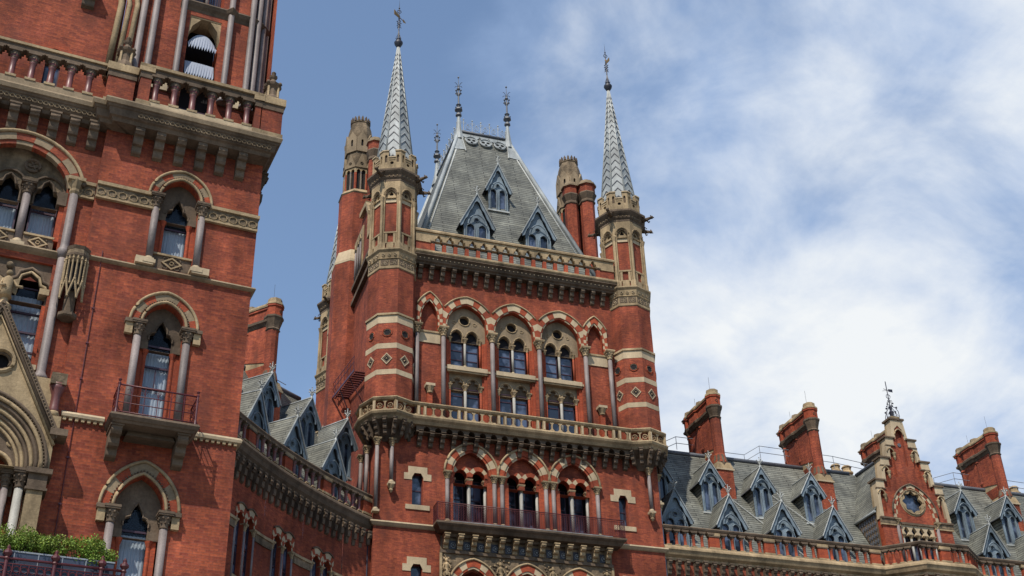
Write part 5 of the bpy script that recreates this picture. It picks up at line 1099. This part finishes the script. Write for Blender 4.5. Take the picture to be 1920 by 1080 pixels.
# main cornice, parapet balustrade
PTH = [(-14, .22), (-5.4, .22), (-5.4, -.28), (-4.52, -.28), (-4.52, 0), (0, 0), (0, 15)]
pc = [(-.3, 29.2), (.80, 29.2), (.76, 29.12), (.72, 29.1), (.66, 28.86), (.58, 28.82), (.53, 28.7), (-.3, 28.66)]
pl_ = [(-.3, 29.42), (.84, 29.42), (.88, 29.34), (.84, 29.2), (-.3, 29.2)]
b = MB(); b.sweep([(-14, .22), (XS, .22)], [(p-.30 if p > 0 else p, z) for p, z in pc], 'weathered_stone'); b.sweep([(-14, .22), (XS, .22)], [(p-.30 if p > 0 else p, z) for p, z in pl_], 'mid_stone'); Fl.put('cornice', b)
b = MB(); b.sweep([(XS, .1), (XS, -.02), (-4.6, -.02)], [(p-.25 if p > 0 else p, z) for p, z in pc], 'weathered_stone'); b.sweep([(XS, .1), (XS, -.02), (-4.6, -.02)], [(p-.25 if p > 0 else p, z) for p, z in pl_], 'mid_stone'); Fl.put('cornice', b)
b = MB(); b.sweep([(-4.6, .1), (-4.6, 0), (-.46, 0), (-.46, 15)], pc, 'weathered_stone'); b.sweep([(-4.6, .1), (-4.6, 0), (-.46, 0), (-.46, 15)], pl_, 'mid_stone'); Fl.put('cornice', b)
b = MB()
for i in range(26): b.ringtorus((-4.3+i*.172, -.715, 28.98), .07, .022, 'mid_stone', 8, k=4)
Fl.put('carved_band', b); b = MB()
for i in range(22): b.ringtorus((-5.5-i*.172, -.2, 28.98), .07, .022, 'mid_stone', 8, k=4)
Fl.put('carved_band', b)
for i in range(6): Fl.put('corbel', corbel_mesh(.3, .5, .88, 'weathered_stone', 3), -4.22+i*.685, 0, 28.72)
for i in range(9): Fl.put('corbel', corbel_mesh(.3, .42, .88, 'weathered_stone', 3), -5.62-i*.62, .22, 28.72)
for i in range(8): Fl.put('corbel', corbel_mesh(.3, .3, .88, 'weathered_stone', 3), 0, .6+i*.9, 28.72, rz=pi/2)
blm = baluster_mesh(1.22, .105, 'red_shaft', 'weathered_stone')
b = MB(); b.box(-14, -5.5, -.3, -.02, 30.85, 31.02, 'weathered_stone'); b.box(-14, -5.5, -.36, .04, 31.02, 31.12, 'stone'); b.box(-14, -5.5, -.3, 0, 29.42, 29.66, 'mid_stone'); r1 = Fl.put('balustrade', b)
b = MB(); b.box(-4.5, -.42, -.74, -.44, 30.85, 31.04, 'weathered_stone'); b.box(-4.58, -.36, -.82, -.38, 31.04, 31.16, 'stone'); b.box(-4.5, -.42, -.74, -.44, 29.42, 29.66, 'pale_stone'); r2 = Fl.put('balustrade', b)
for i in range(9): put('baluster', blm, r1, (-6.05-i*.60, -.16, 29.66))
for i in range(6): put('baluster', blm, r2, (-3.95+i*.62, -.59, 29.66))
for x0, x1, y0, y1, m in ((-5.5, -4.62, -.42, .05, 'brick'), (-4.5, -4.15, -.74, -.4, 'brick'), (-.6, -.4, -.74, -.42, 'brick'), (-.36, .36, -.72, -.05, 'brick')):
    b = MB(); b.box(x0, x1, y0, y1, 29.5, 30.8, m); b.box(x0-.05, x1+.05, y0-.05, y1+.05, 29.42, 29.62, 'stone'); b.box(x0-.03, x1+.03, y0-.03, y1, 30.6, 30.85, 'weathered_stone'); b.box(x0-.08, x1+.08, y0-.08, y1, 30.85, 31.15, 'stone'); Fl.put('parapet_pier', b)
def pinn():
    b = MB(); b.lathe(0, 0, [(.34, 0), (.3, .18), (.22, .3), (.2, .62), (.3, .72), (.33, .8), (.2, .88), (.14, .98), (.08, 1.1), (.13, 1.18), (.15, 1.25), (.06, 1.33), (.09, 1.42), (0, 1.52)], 8, 'weathered_stone')
    for k in range(4):
        an = k*pi/2+pi/4; c, s = cos(an), sin(an); b.lathe(.24*c, .24*s, [(.05, .2), (.05, .66)], 5, 'stone'); b.extr([(-.0, 0)]*3, 0, 0, 'stone') if 0 else None; b.ball((.3*c, .3*s, .8), .08, 'weathered_stone', 5)
    return b.mesh('pinnacle')
pn_ = pinn(); Fl.put('pinnacle', pn_, -5.05, -.18, 31.15); Fl.put('pinnacle', pn_, 0.0, -.38, 31.15)
# side overhang seen under the corner
b = MB(); b.sweep([(0, 1.5), (0, 12)], [(0, 28.66), (.42, 28.62), (.4, 28.3), (0, 27.3)], 'weathered_stone'); Fl.put('side_corbelling', b)
# upper stage behind the parapet
yu = .32; b = MB()
H = [[(-3.05, 29.6), (-3.05, 34.9), (-1.92, 34.9), (-1.92, 29.6)], [(-3.05, 35.6), (-3.05, 38.5), (-1.92, 38.5), (-1.92, 35.6)]]
b.plate([(-5.3, 29), (-5.3, 44), (-.8, 44), (-.8, 29)], H, yu, yu+.9, 'brick', 'bright_brick'); b.face([(-.8, yu, 29), (-.12, 1.2, 29), (-.12, 1.2, 44), (-.8, yu, 44)], 'brick'); b.face([(-.12, 1.2, 29), (-.12, 15, 29), (-.12, 15, 44), (-.12, 1.2, 44)], 'brick'); b.face([(-.8, yu, 29), (-.12, 1.2, 29), (-5.3, 1.2, 29), (-5.3, yu, 29)], 'lead'); Fl.put('upper_wall', b)
b = MB(); H = [[(-7.5, 29.5), (-7.5, 31.6)]+[(-7.25+.25*cos(pi-t*pi/8), 31.6+.28*sin(pi-t*pi/8)) for t in range(1, 8)]+[(-7.0, 31.6), (-7.0, 29.5)]]
b.plate([(-14, 29), (-14, 44), (-5.3, 44), (-5.3, 29)], H, .5, .9, 'brick', 'bright_brick'); Fl.put('upper_wall', b)
b = MB(); ring(b, -7.25, 31.6, .25, .26, 0, .32, .46, .52, 6, ['bright_brick', 'bright_brick']); Fl.put('arch', b)
b = MB(); b.plate([(-7.5, 31.3)]+[(-7.25+.25*cos(pi-t*pi/8), 31.6+.28*sin(pi-t*pi/8)) for t in range(0, 9)]+[(-7.0, 31.3)], [], .7, .7, 'weathered_stone'); Fl.put('window_head', b); sash(Fl, -7.25, .75, .5, 29.5, 31.4, (.5,), 0, 'glass')
for x, y, r, m in ((-5.55, .4, .11, 'stone'), (-5.28, .34, .09, 'stone'), (-5.02, .26, .09, 'stone')):
    b = MB(); b.tube([(x, y, 31.1), (x+.1, y, 34.6), (x-.25, y, 36.5), (x-.8, y, 38.0)], r, 8, m); Fl.put('arch_moulding', b)
for x, y, r in ((-4.68, .22, .115), (-4.28, .16, .115), (-3.32, .2, .11), (-1.62, .2, .11), (-.84, .2, .11), (-.58, .34, .11), (-.34, .56, .11), (-.16, .82, .11), (-.05, 1.1, .1)):
    b = MB(); b.lathe(x, y, [(r*1.7, 31.1), (r*1.7, 31.2), (r*1.2, 31.3), (r, 31.4), (r, 44)], 12, 'granite'); Fl.put('shaft', b)
for x0, x1 in ((-4.15, -3.5), (-1.45, -1.0)): b = MB(); b.box(x0, x1, yu-.08, yu, 31.1, 31.5, 'pale_stone'); Fl.put('plinth_stone', b)
b = MB(); b.sweep([(-3.45, yu), (-1.75, yu), (-1.62, yu-.16), (-1.45, yu), (-.8, yu), (-.5, yu+.16), (-.2, yu+.44), (0, yu+.8), (0.02, 14)], [(0, 35.55), (.12, 35.52), (.18, 35.42), (.12, 35.3), (.04, 35.2), (0, 35.1)], 'weathered_stone'); Fl.put('string_course', b)
b = MB(); b.box(-3.05, -1.92, yu+.02, yu+.85, 34.85, 35.2, 'stone')
for s, x in ((1, -3.05), (-1, -1.92)): b.extr([(x, 34.0), (x, 34.86), (x+s*.42, 34.86), (x+s*.12, 34.45)], yu+.04, yu+.5, 'stone')
Fl.put('window_head', b)
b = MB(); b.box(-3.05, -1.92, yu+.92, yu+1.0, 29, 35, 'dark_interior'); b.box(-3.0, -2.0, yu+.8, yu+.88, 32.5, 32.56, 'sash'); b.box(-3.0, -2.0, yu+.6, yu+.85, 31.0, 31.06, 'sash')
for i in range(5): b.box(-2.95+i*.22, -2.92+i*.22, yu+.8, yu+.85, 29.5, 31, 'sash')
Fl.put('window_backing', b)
def awning(z1, z0, arch):
    b = MB(); n = 11; x0, x1 = -3.0, -1.97
    for i in range(n):
        a, c = x0+(x1-x0)*i/n, x0+(x1-x0)*(i+1)/n; mid = (a+c)/2; f = lambda x: z1-(arch*abs((x-(x0+x1)/2)/((x1-x0)/2))**2.2)
        ya_ = yu+.3; yb_ = yu+.08
        b.face([(a, ya_, f(a)), (c, ya_, f(c)), (c, yb_, z0), (mid, yb_-.02, z0-.2), (a, yb_, z0)], 'awning'); b.box(a-.006, a+.006, yb_-.03, yb_-.02, z0-.03, z0+.5, 'grey_metal') if 0 else None
    return b
Fl.put('awning', awning(34.35, 33.62, .5)); Fl.put('awning', awning(33.0, 32.32, .02))
sash(Fl, -2.75, yu+.7, .5, 35.65, 38, (.5,), 5, 'glass'); sash(Fl, -2.2, yu+.7, .5, 35.65, 38, (.5,), 5, 'glass'); column(Fl, -2.47, yu+.5, 35.55, 38, .07, 'pale_granite', .3)
Fl.put('carved_corbel', corbel_mesh(.42, .45, .9, 'weathered_stone', 3), -6.55, .5, 34.9)
# big arched window of the left bay
b = MB(); cA, zA = -7.58, 25.85
def arcring(b, r0, r1, y0, y1, mats, nv, t0=0.18):
    for i in range(nv*2):
        a0 = t0+(pi-2*t0)*i/(nv*2); a1 = t0+(pi-2*t0)*(i+1)/(nv*2); mm = mats[(i//2) % len(mats)]
        P = lambda r, t: (cA+r*cos(t), zA+r*1.0*sin(t))
        (ax, az), (bx, bz), (cx_, cz_), (dx, dz) = P(r0, a0), P(r0, a1), P(r1, a1), P(r1, a0)
        b.face([(ax, y0, az), (bx, y0, bz), (cx_, y0, cz_), (dx, y0, dz)], mm); b.face([(ax, y0, az), (bx, y0, bz), (bx, y1, bz), (ax, y1, az)], mm); b.face([(dx, y0, dz), (cx_, y0, cz_), (cx_, y1, cz_), (dx, y1, dz)], mm)
arcring(b, 1.55, 1.70, .12, .35, ['mid_stone', 'brick'], 9); arcring(b, 1.70, 1.95, .08, .25, ['brick', 'mid_stone'], 9)
b.tube([(cA+2.02*cos(.25+(pi-.5)*i/24), .06, zA+2.02*sin(.25+(pi-.5)*i/24)) for i in range(25)], .06, 6, 'stone'); b.ball((cA+2.02*cos(.25), .04, zA+2.02*sin(.25)-.02), .09, 'weathered_stone', 7)
b.box(-6.05, -5.62, .06, .25, 26.38, 26.5, 'stone'); Fl.put('arch', b)
b = MB(); O = [(-8.98, 24.0), (-8.98, 26.0)]+[(-7.5+1.48*cos(pi-t*pi/14), 26.0+1.65*sin(pi-t*pi/14)) for t in range(1, 14)]+[(-6.03, 26.0), (-6.03, 24.0)]
hs = []
for c in (-6.62, -7.78, -8.7): hs.append([(max(x, -8.97), z) for x, z in [(c-.38, 25.5), (c-.38, 25.9), (c-.3, 26.1), (c-.2, 26.12), (c-.14, 26.35), (c, 26.48), (c+.14, 26.35), (c+.2, 26.12), (c+.3, 26.1), (c+.38, 25.9), (c+.38, 25.5)]])
O2 = [(x, max(z, 25.49)) for x, z in O]
b.plate(O2, hs[:2], .55, .75, 'carved_stone')
for h in hs[:2]:
    b.tube([(x, .52, z+.03) for x, z in h], .04, 5, 'weathered_stone'); c = sum(x for x, z in h)/len(h); b.tube([(c+.55*cos(t*pi/10), .5, 25.9+.75*sin(t*pi/10)) for t in range(11)], .045, 5, 'weathered_stone')
b.ringtorus((-7.2, .5, 26.95), .22, .05, 'weathered_stone', 14)
for k in range(3): b.ringtorus((-7.2+.12*cos(k*2.09+.5), .52, 26.95+.12*sin(k*2.09+.5)), .09, .03, 'weathered_stone', 8)
Fl.put('tracery', b)
for c in (-6.62, -7.78): sash(Fl, c, .8, .8, 24.3, 26.6, (.5,), 0, 'clear_glass', 1.2, .55)
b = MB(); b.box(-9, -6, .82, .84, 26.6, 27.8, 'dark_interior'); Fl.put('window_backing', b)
column(Fl, -7.2, .38, 23.75, 26.2, .12, 'granite', .45, mcap='weathered_stone'); Fl.put('sill_panel', diamond_panel(-6.62, 23.76, 24.32, .45, .35)); Fl.put('sill_panel', diamond_panel(-7.78, 23.76, 24.32, .45, .35))
b = MB(); b.box(-6.3, -6.02, .2, .5, 25.5, 26.0, 'weathered_stone'); b.box(-6.2, -6.02, .3, .74, 24.2, 25.5, 'bright_brick'); Fl.put('impost', b)
# middle window of the left bay
b = MB(); hs = []
for c in (-6.62, -7.9): hs.append([(c-.52, 21.9), (c-.52, 22.35), (c-.46, 22.5), (c-.32, 22.55), (c-.26, 22.78), (c, 22.95), (c+.26, 22.78), (c+.32, 22.55), (c+.46, 22.5), (c+.52, 22.35), (c+.52, 21.9)])
b.plate([(-9.0, 21.89), (-9.0, 23.32), (-6.03, 23.32), (-6.03, 21.89)], hs, .34, .6, 'weathered_stone')
for h in hs: b.tube([(x*1.0, .31, z) for x, z in h[1:-1]], .05, 6, 'stone'); c = (h[0][0]+h[-1][0])/2; b.tube([(c+(x-c)*1.18, .29, z+.12) for x, z in h[1:-1]], .055, 6, 'weathered_stone')
b.ball((-7.25, .3, 23.05), .12, 'carved_stone', 7); Fl.put('window_head', b)
for c in (-6.62, -7.9): sash(Fl, c, .66, 1.05, 19.8, 22.6, (.22, .45, .68), 0, 'clear_glass', 1.3, .9)
b = MB(); b.box(-9, -6.03, .6, .64, 22.0, 23.3, 'weathered_stone') if 0 else None; b.box(-6.15, -6.03, .34, .74, 19.8, 21.9, 'bright_brick'); b.box(-6.3, -6.02, .2, .6, 22.2, 22.4, 'stone'); Fl.put('jamb', b)
column(Fl, -7.26, .3, 19.6, 22.35, .11, 'granite', .4, mcap='weathered_stone')
b = MB(); b.box(-9, -6, .1, .5, 19.62, 19.78, 'pale_stone'); Fl.put('window_sill', b)
b = MB(); b.lathe(-5.84, .12, [(.22, 19.3), (.22, 19.42), (.16, 19.52), (.13, 19.6), (.13, 23.5)], 12, 'granite'); Fl.put('shaft', b)
b = MB(); b.lathe(-5.84, .12, [(.13, 23.5), (.2, 23.7), (.2, 23.8), (.14, 23.9), (.13, 24.0), (.13, 25.95)], 12, 'granite'); Fl.put('shaft', b)
b = MB(); b.lathe(-5.84, .12, [(.13, 25.9), (.17, 26.0), (.15, 26.1), (.24, 26.4)], 8, 'stone'); b.box(-6.1, -5.58, -.1, .3, 26.38, 26.5, 'stone'); Fl.put('capital', b)
b = MB(); b.box(-6.05, -5.2, -.15, .25, 17.8, 19.3, 'stone'); b.box(-5.55, -5.12, -.42, .0, 19.05, 19.4, 'carved_stone'); b.lathe(-5.33, -.2, [(.13, 18.15), (.15, 18.3), (.13, 18.4), (.13, 18.75), (.2, 18.95), (.24, 19.1)], 10, 'red_shaft'); b.lathe(-5.33, -.2, [(.17, 18.05), (.17, 18.2), (.14, 18.25)], 10, 'stone'); b.box(-5.56, -5.1, -.4, .1, 17.5, 18.05, 'stone'); Fl.put('bracket', b)
# niche canopy
b = MB(); cx_, cy_ = -5.42, -.12
for z0, z1, r0, r1, m in ((23.66, 23.76, .34, .38, 'weathered_stone'), (23.5, 23.66, .36, .33, 'carved_stone'), (23.42, 23.5, .36, .37, 'weathered_stone'), (23.2, 23.42, .30, .34, 'carved_stone')): b.lathe(cx_, cy_, [(r0, z0), (r1, z1)], 8, m, pi/8)
b.lathe(cx_, cy_, [(.2, 22.3), (.26, 23.3)], 8, 'dark_interior', pi/8)  # near-black core stands in for the shade in the canopy's hollow
for k in range(-4, 5):
    an = -pi/2+k*pi/8; r = .33; x, y = cx_+r*cos(an), cy_+r*sin(an); long_ = (k % 2 == 0)
    b.tube([(x, y, 23.4), (x, y, 22.55 if long_ else 22.4)], .028, 5, 'stone'); b.ball((x, y, 23.3), .05, 'stone', 5)
    if long_:
        an2 = an+pi/8; an3 = an-pi/8
        for a2 in (an2, an3):
            if -pi/2-pi/2-.01 <= a2 <= .01: b.tube([(x, y, 22.62), (cx_+r*1.05*cos(a2), cy_+r*1.05*sin(a2), 21.98)], .032, 5, 'stone')
        b.ball((x, y, 22.55), .05, 'stone', 5); b.ball((x, y, 22.72), .035, 'stone', 5)
    else: b.ball((x, y, 22.42), .045, 'stone', 5); b.ball((cx_+r*1.05*cos(an), cy_+r*1.05*sin(an), 21.95), .045, 'stone', 5)
Fl.put('niche_canopy', b)
b = MB(); b.box(-5.7, -5.16, .0, .05, 21.15, 22.4, 'dark_interior') if 0 else None
b.lathe(-5.42, -.0, [(.24, 21.4), (.29, 21.44), (.29, 21.54), (.17, 21.6), (.17, 22.5)], 8, 'weathered_stone', pi/8); Fl.put('niche_bracket_and_shade', b)  # dark shaft above the bracket base stands in for the niche's shaded void
# entrance gable with moulded orders
b = MB(); y0 = -.55; gx, gz_ = -7.22, 21.0; f0, fz = -5.3, 17.45; slope_ = (gz_-fz)/(f0-gx)
def gpt(x, dz=0): return (x, gz_-slope_*abs(x-gx)+dz)
oc = circ(-6.98, 19.42, .30, 16)
b.plate([gpt(f0), (f0, 16.3), (2*gx-f0, 16.3), gpt(2*gx-f0), (gx, gz_)], [[(x, z) for x, z in oc], archhole(gx, 16.31, 16.35, 1.78, 2.05, 10)], y0, y0+.5, 'stone', edge=True)
b.plate(oc, [], y0+.25, y0+.25, 'dark_interior'); b.ringtorus((-6.98, y0-.02, 19.42), .36, .06, 'stone', 18); b.ringtorus((-6.98, y0+.1, 19.42), .27, .05, 'weathered_stone', 16)
for o, r, m in ((-.02, .075, 'weathered_stone'), (-.2, .05, 'stone')): b.tube([(gpt(f0+.1, o)[0], y0-.05, gpt(f0+.1, o)[1]), (gx, y0-.05, gz_+o), (2*gx-f0-.1, y0-.05, gpt(f0+.1, o)[1])], r, 6, m)
for s in (-1, 1):
    P = [(gx, gz_+.32), (gx+s*(f0-gx+.15), fz+.05), (gx+s*(f0-gx+.15), fz-.2), (gx, gz_+.02)]; b.extr(P, y0-.16, y0+.5, 'weathered_stone')
    for i in range(40): t = (i+.5)/40; x = gx+s*(f0-gx+.1)*t; z = gz_+.2-(gz_+.2-fz+.03)*t; b.ball((x, y0-.18, z), .028, 'carved_stone', 4)
b.box(f0-.05, f0+.42, y0-.2, y0+.4, fz-.12, fz+.08, 'weathered_stone'); b.box(f0-.2, f0+.1, y0, y0+.5, 16.3, 17.4, 'stone')
Fl.put('entrance_gable', b)
b = MB()
for i, (a, r, yy, m) in enumerate(((1.93, .05, -.62, 'weathered_stone'), (1.80, .06, -.58, 'stone'), (1.68, .055, -.5, 'weathered_stone'), (1.56, .06, -.42, 'stone'), (1.45, .05, -.34, 'weathered_stone'), (1.34, .06, -.26, 'stone'), (1.22, .05, -.2, 'stone'))): b.tube([(x, yy, z) for x, z in arcpts(gx, 16.3, a, a+.27, 0, 12)], r, 6, m)
for a0, a1, ya, yb_ in ((1.74, 1.5, -.54, -.36), (1.5, 1.15, -.36, -.15)):
    A, B_ = arcpts(gx, 16.3, a0, a0+.27, 0, 12), arcpts(gx, 16.3, a1, a1+.27, 0, 12)
    for (p, q, r_, s_) in zip(A, A[1:], B_[1:], B_): b.face([(p[0], ya, p[1]), (q[0], ya, q[1]), (r_[0], yb_, r_[1]), (s_[0], yb_, s_[1])], 'weathered_stone')
for x, z in arcpts(gx, 16.3, 1.87, 2.14, 0, 30): b.ball((x, -.6, z), .035, 'weathered_stone', 4)
Fl.put('arch_orders', b)
b = MB(); O = [(gx-1.2, 15.6)]+arcpts(gx, 16.3, 1.2, 1.47, 0, 10)+[(gx+1.2, 15.6)]
b.plate(O, [archhole(gx+.62, 15.61, 16.3, .42, .5, 6), archhole(gx-.62, 15.61, 16.3, .42, .5, 6)], -.12, .15, 'weathered_stone'); 
for s in (-1, 1): b.tube([(x, -.16, z) for x, z in arcpts(gx+s*.62, 16.3, .46, .54, 0, 8)], .06, 6, 'stone')
b.ringtorus((gx, -.16, 17.25), .16, .05, 'stone', 12); b.ringtorus((gx+.95, -.14, 17.15), .1, .035, 'stone', 10); Fl.put('tracery', b)
for s in (-1, 1): sash(Fl, gx+s*.62, .2, 1.0, 11.5, 16.9, (.5, .8), 1, 'glass')
b = MB(); b.box(-5.68, -5.26, -.62, .2, 10, 15.68, 'stone'); b.box(-5.74, -5.16, -.68, .2, 15.68, 15.75, 'weathered_stone'); b.box(-5.7, -5.2, -.65, .2, 15.75, 16.15, 'weathered_stone'); b.box(-5.78, -5.1, -.74, .2, 16.15, 16.3, 'weathered_stone'); Fl.put('pilaster', b)
column(Fl, -5.86, -.42, 10, 16.28, .12, 'pale_granite', .55, mcap='weathered_stone'); column(Fl, -6.22, -.2, 10, 16.28, .1, 'granite', .5, mcap='weathered_stone')
b = MB(); sx, sy, sz = gx-.0, -.45, 21.2; b.lathe(sx, sy, [(.22, sz-.1), (.24, sz), (.12, sz+.12), (.1, sz+.25), (.2, sz+.3)], 8, 'stone'); b.lathe(sx, sy, [(.17, sz+.3), (.15, sz+.6), (.17, sz+.85), (.12, sz+.95), (.05, sz+1.02)], 9, 'stone'); b.ball((sx, sy, sz+1.13), .1, 'stone', 8)
b.tube([(sx+.14, sy, sz+.9), (sx+.26, sy-.05, sz+.7), (sx+.42, sy-.12, sz+.66)], .045, 6, 'stone'); b.tube([(sx-.14, sy, sz+.9), (sx-.2, sy-.1, sz+.65), (sx-.05, sy-.18, sz+.6)], .045, 6, 'stone')
for s in (-1, 1): b.extr([(sx+s*.08, sz+.95), (sx+s*.32, sz+1.1), (sx+s*.28, sz+.5), (sx+s*.1, sz+.6)], sy+.1, sy+.14, 'stone')
Fl.put('carved_statue', b)
b = MB(); b.tube([(-4.72, -.03, 24.0), (-4.72, -.03, 11)], .014, 5, 'red_iron')
for z in (19.5, 20.7, 21.9, 17, 15.6): b.box(-4.76, -4.68, -.05, 0, z, z+.05, 'red_iron')
Fl.put('lightning_conductor', b)
b = MB(); b.box(-9, -2.75, -1.2, 0, 12.2, 12.5, 'weathered_stone'); Fl.put('balcony_slab', b)
b = MB(); yb_ = -1.1; posts = (-8.3, -7.08, -5.87, -4.68, -3.5, -2.92)
for x in posts: b.lathe(x, yb_, [(.07, 12.5), (.05, 12.7), (.05, 13.5), (.08, 13.55), (.05, 13.6), (.12, 13.68), (.115, 13.74), (.05, 13.8), (.055, 13.86), (0, 13.93)], 8, 'red_iron')
for z, r in ((13.56, .035), (13.42, .018), (12.62, .03)): b.tube([(-9, yb_, z), (-2.92, yb_, z)], r, 6, 'red_iron'); b.tube([(-2.92, yb_, z), (-2.92, 0, z)], r, 6, 'red_iron')
x = -8.9
while x < -3.0:
    b.tube([(x, yb_, 12.6), (x, yb_, 13.42)], .015, 5, 'red_iron'); b.ringtorus((x+.1, yb_, 13.28), .085, .014, 'red_iron', 9, k=4); b.ringtorus((x+.1, yb_, 13.08), .07, .014, 'red_iron', 8, k=4); b.ringtorus((x+.1, yb_, 12.85), .08, .014, 'red_iron', 8, k=4); b.tube([(x, yb_, 13.0), (x+.06, yb_-.02, 13.2), (x+.14, yb_, 13.0), (x+.2, yb_-.02, 13.2)], .012, 4, 'red_iron', caps=False); x += .2
Fl.put('iron_railing', b)
rebase(LB, (CLX-4, CLY, 0))
# planter and hedge on the balcony : things of their own
PL = empty('planter_box', 'long dark metal planter box holding the green hedge on the balcony', 'planter', Fl.w(-6, -.8, 12.5))
b = MB(); b.box(-3, 2.82, -.2, .2, 0.2, 1.3, 'planter_metal'); b.box(-3.02, 2.84, -.22, .22, 1.27, 1.31, 'grey_metal'); put('trough', b, PL, rz=R_(6))
b = MB()
for x in (-2.1, -1.5, -.9, -.3, .3, .9, 1.5, 2.1, 2.6): b.box(x-.012, x+.012, -.215, -.2, .25, 1.26, 'grey_metal')
put('seam', b, PL, rz=R_(6))
b = MB(); 
for x in (-2.5, 0, 2.5): b.box(x-.06, x+.06, -.18, .18, 0, .2, 'dark_iron')
put('foot', b, PL, rz=R_(6))
HG = empty('box_hedge', 'bushy bright green hedge growing in the dark planter', 'hedge', Fl.w(-6, -.8, 13.7))
random.seed(11); b = MB()
cl = [(random.uniform(-3, 2.75), random.uniform(-.2, .2), random.uniform(.1, .62), random.uniform(.15, .27)) for _ in range(120)]
for i in range(30000):
    c = random.choice(cl); d = Vector((random.gauss(0, 1), random.gauss(0, 1), random.gauss(0, 1))).normalized()*random.uniform(.45, 1.15)*c[3]
    p = Vector((c[0], c[1], c[2]))+d
    if p.x > 2.55: p.z *= .75
    u = Vector((random.gauss(0, 1), random.gauss(0, 1), random.gauss(0, .8)+.5)).normalized(); v = u.cross(Vector((random.gauss(0, 1), random.gauss(0, 1), random.gauss(0, 1)))).normalized(); s = random.uniform(.022, .042)
    s *= random.uniform(.6, 1.3); b.face([p-u*s, p+v*s*.5, p+u*s, p-v*s*.5], 'young_leaf' if (p.z > .35 and random.random() < .4) else 'leaf')
put('foliage', b, HG, rz=R_(6))
b = MB()
for i in range(90): x = random.uniform(-2.9, 2.7); y = random.uniform(-.15, .15); b.tube([(x, y, -.1), (x+random.uniform(-.06, .06), y, .2), (x+random.uniform(-.12, .12), y, random.uniform(.45, .8))], .008, 4, 'twig')
put('stem', b, HG, rz=R_(6))
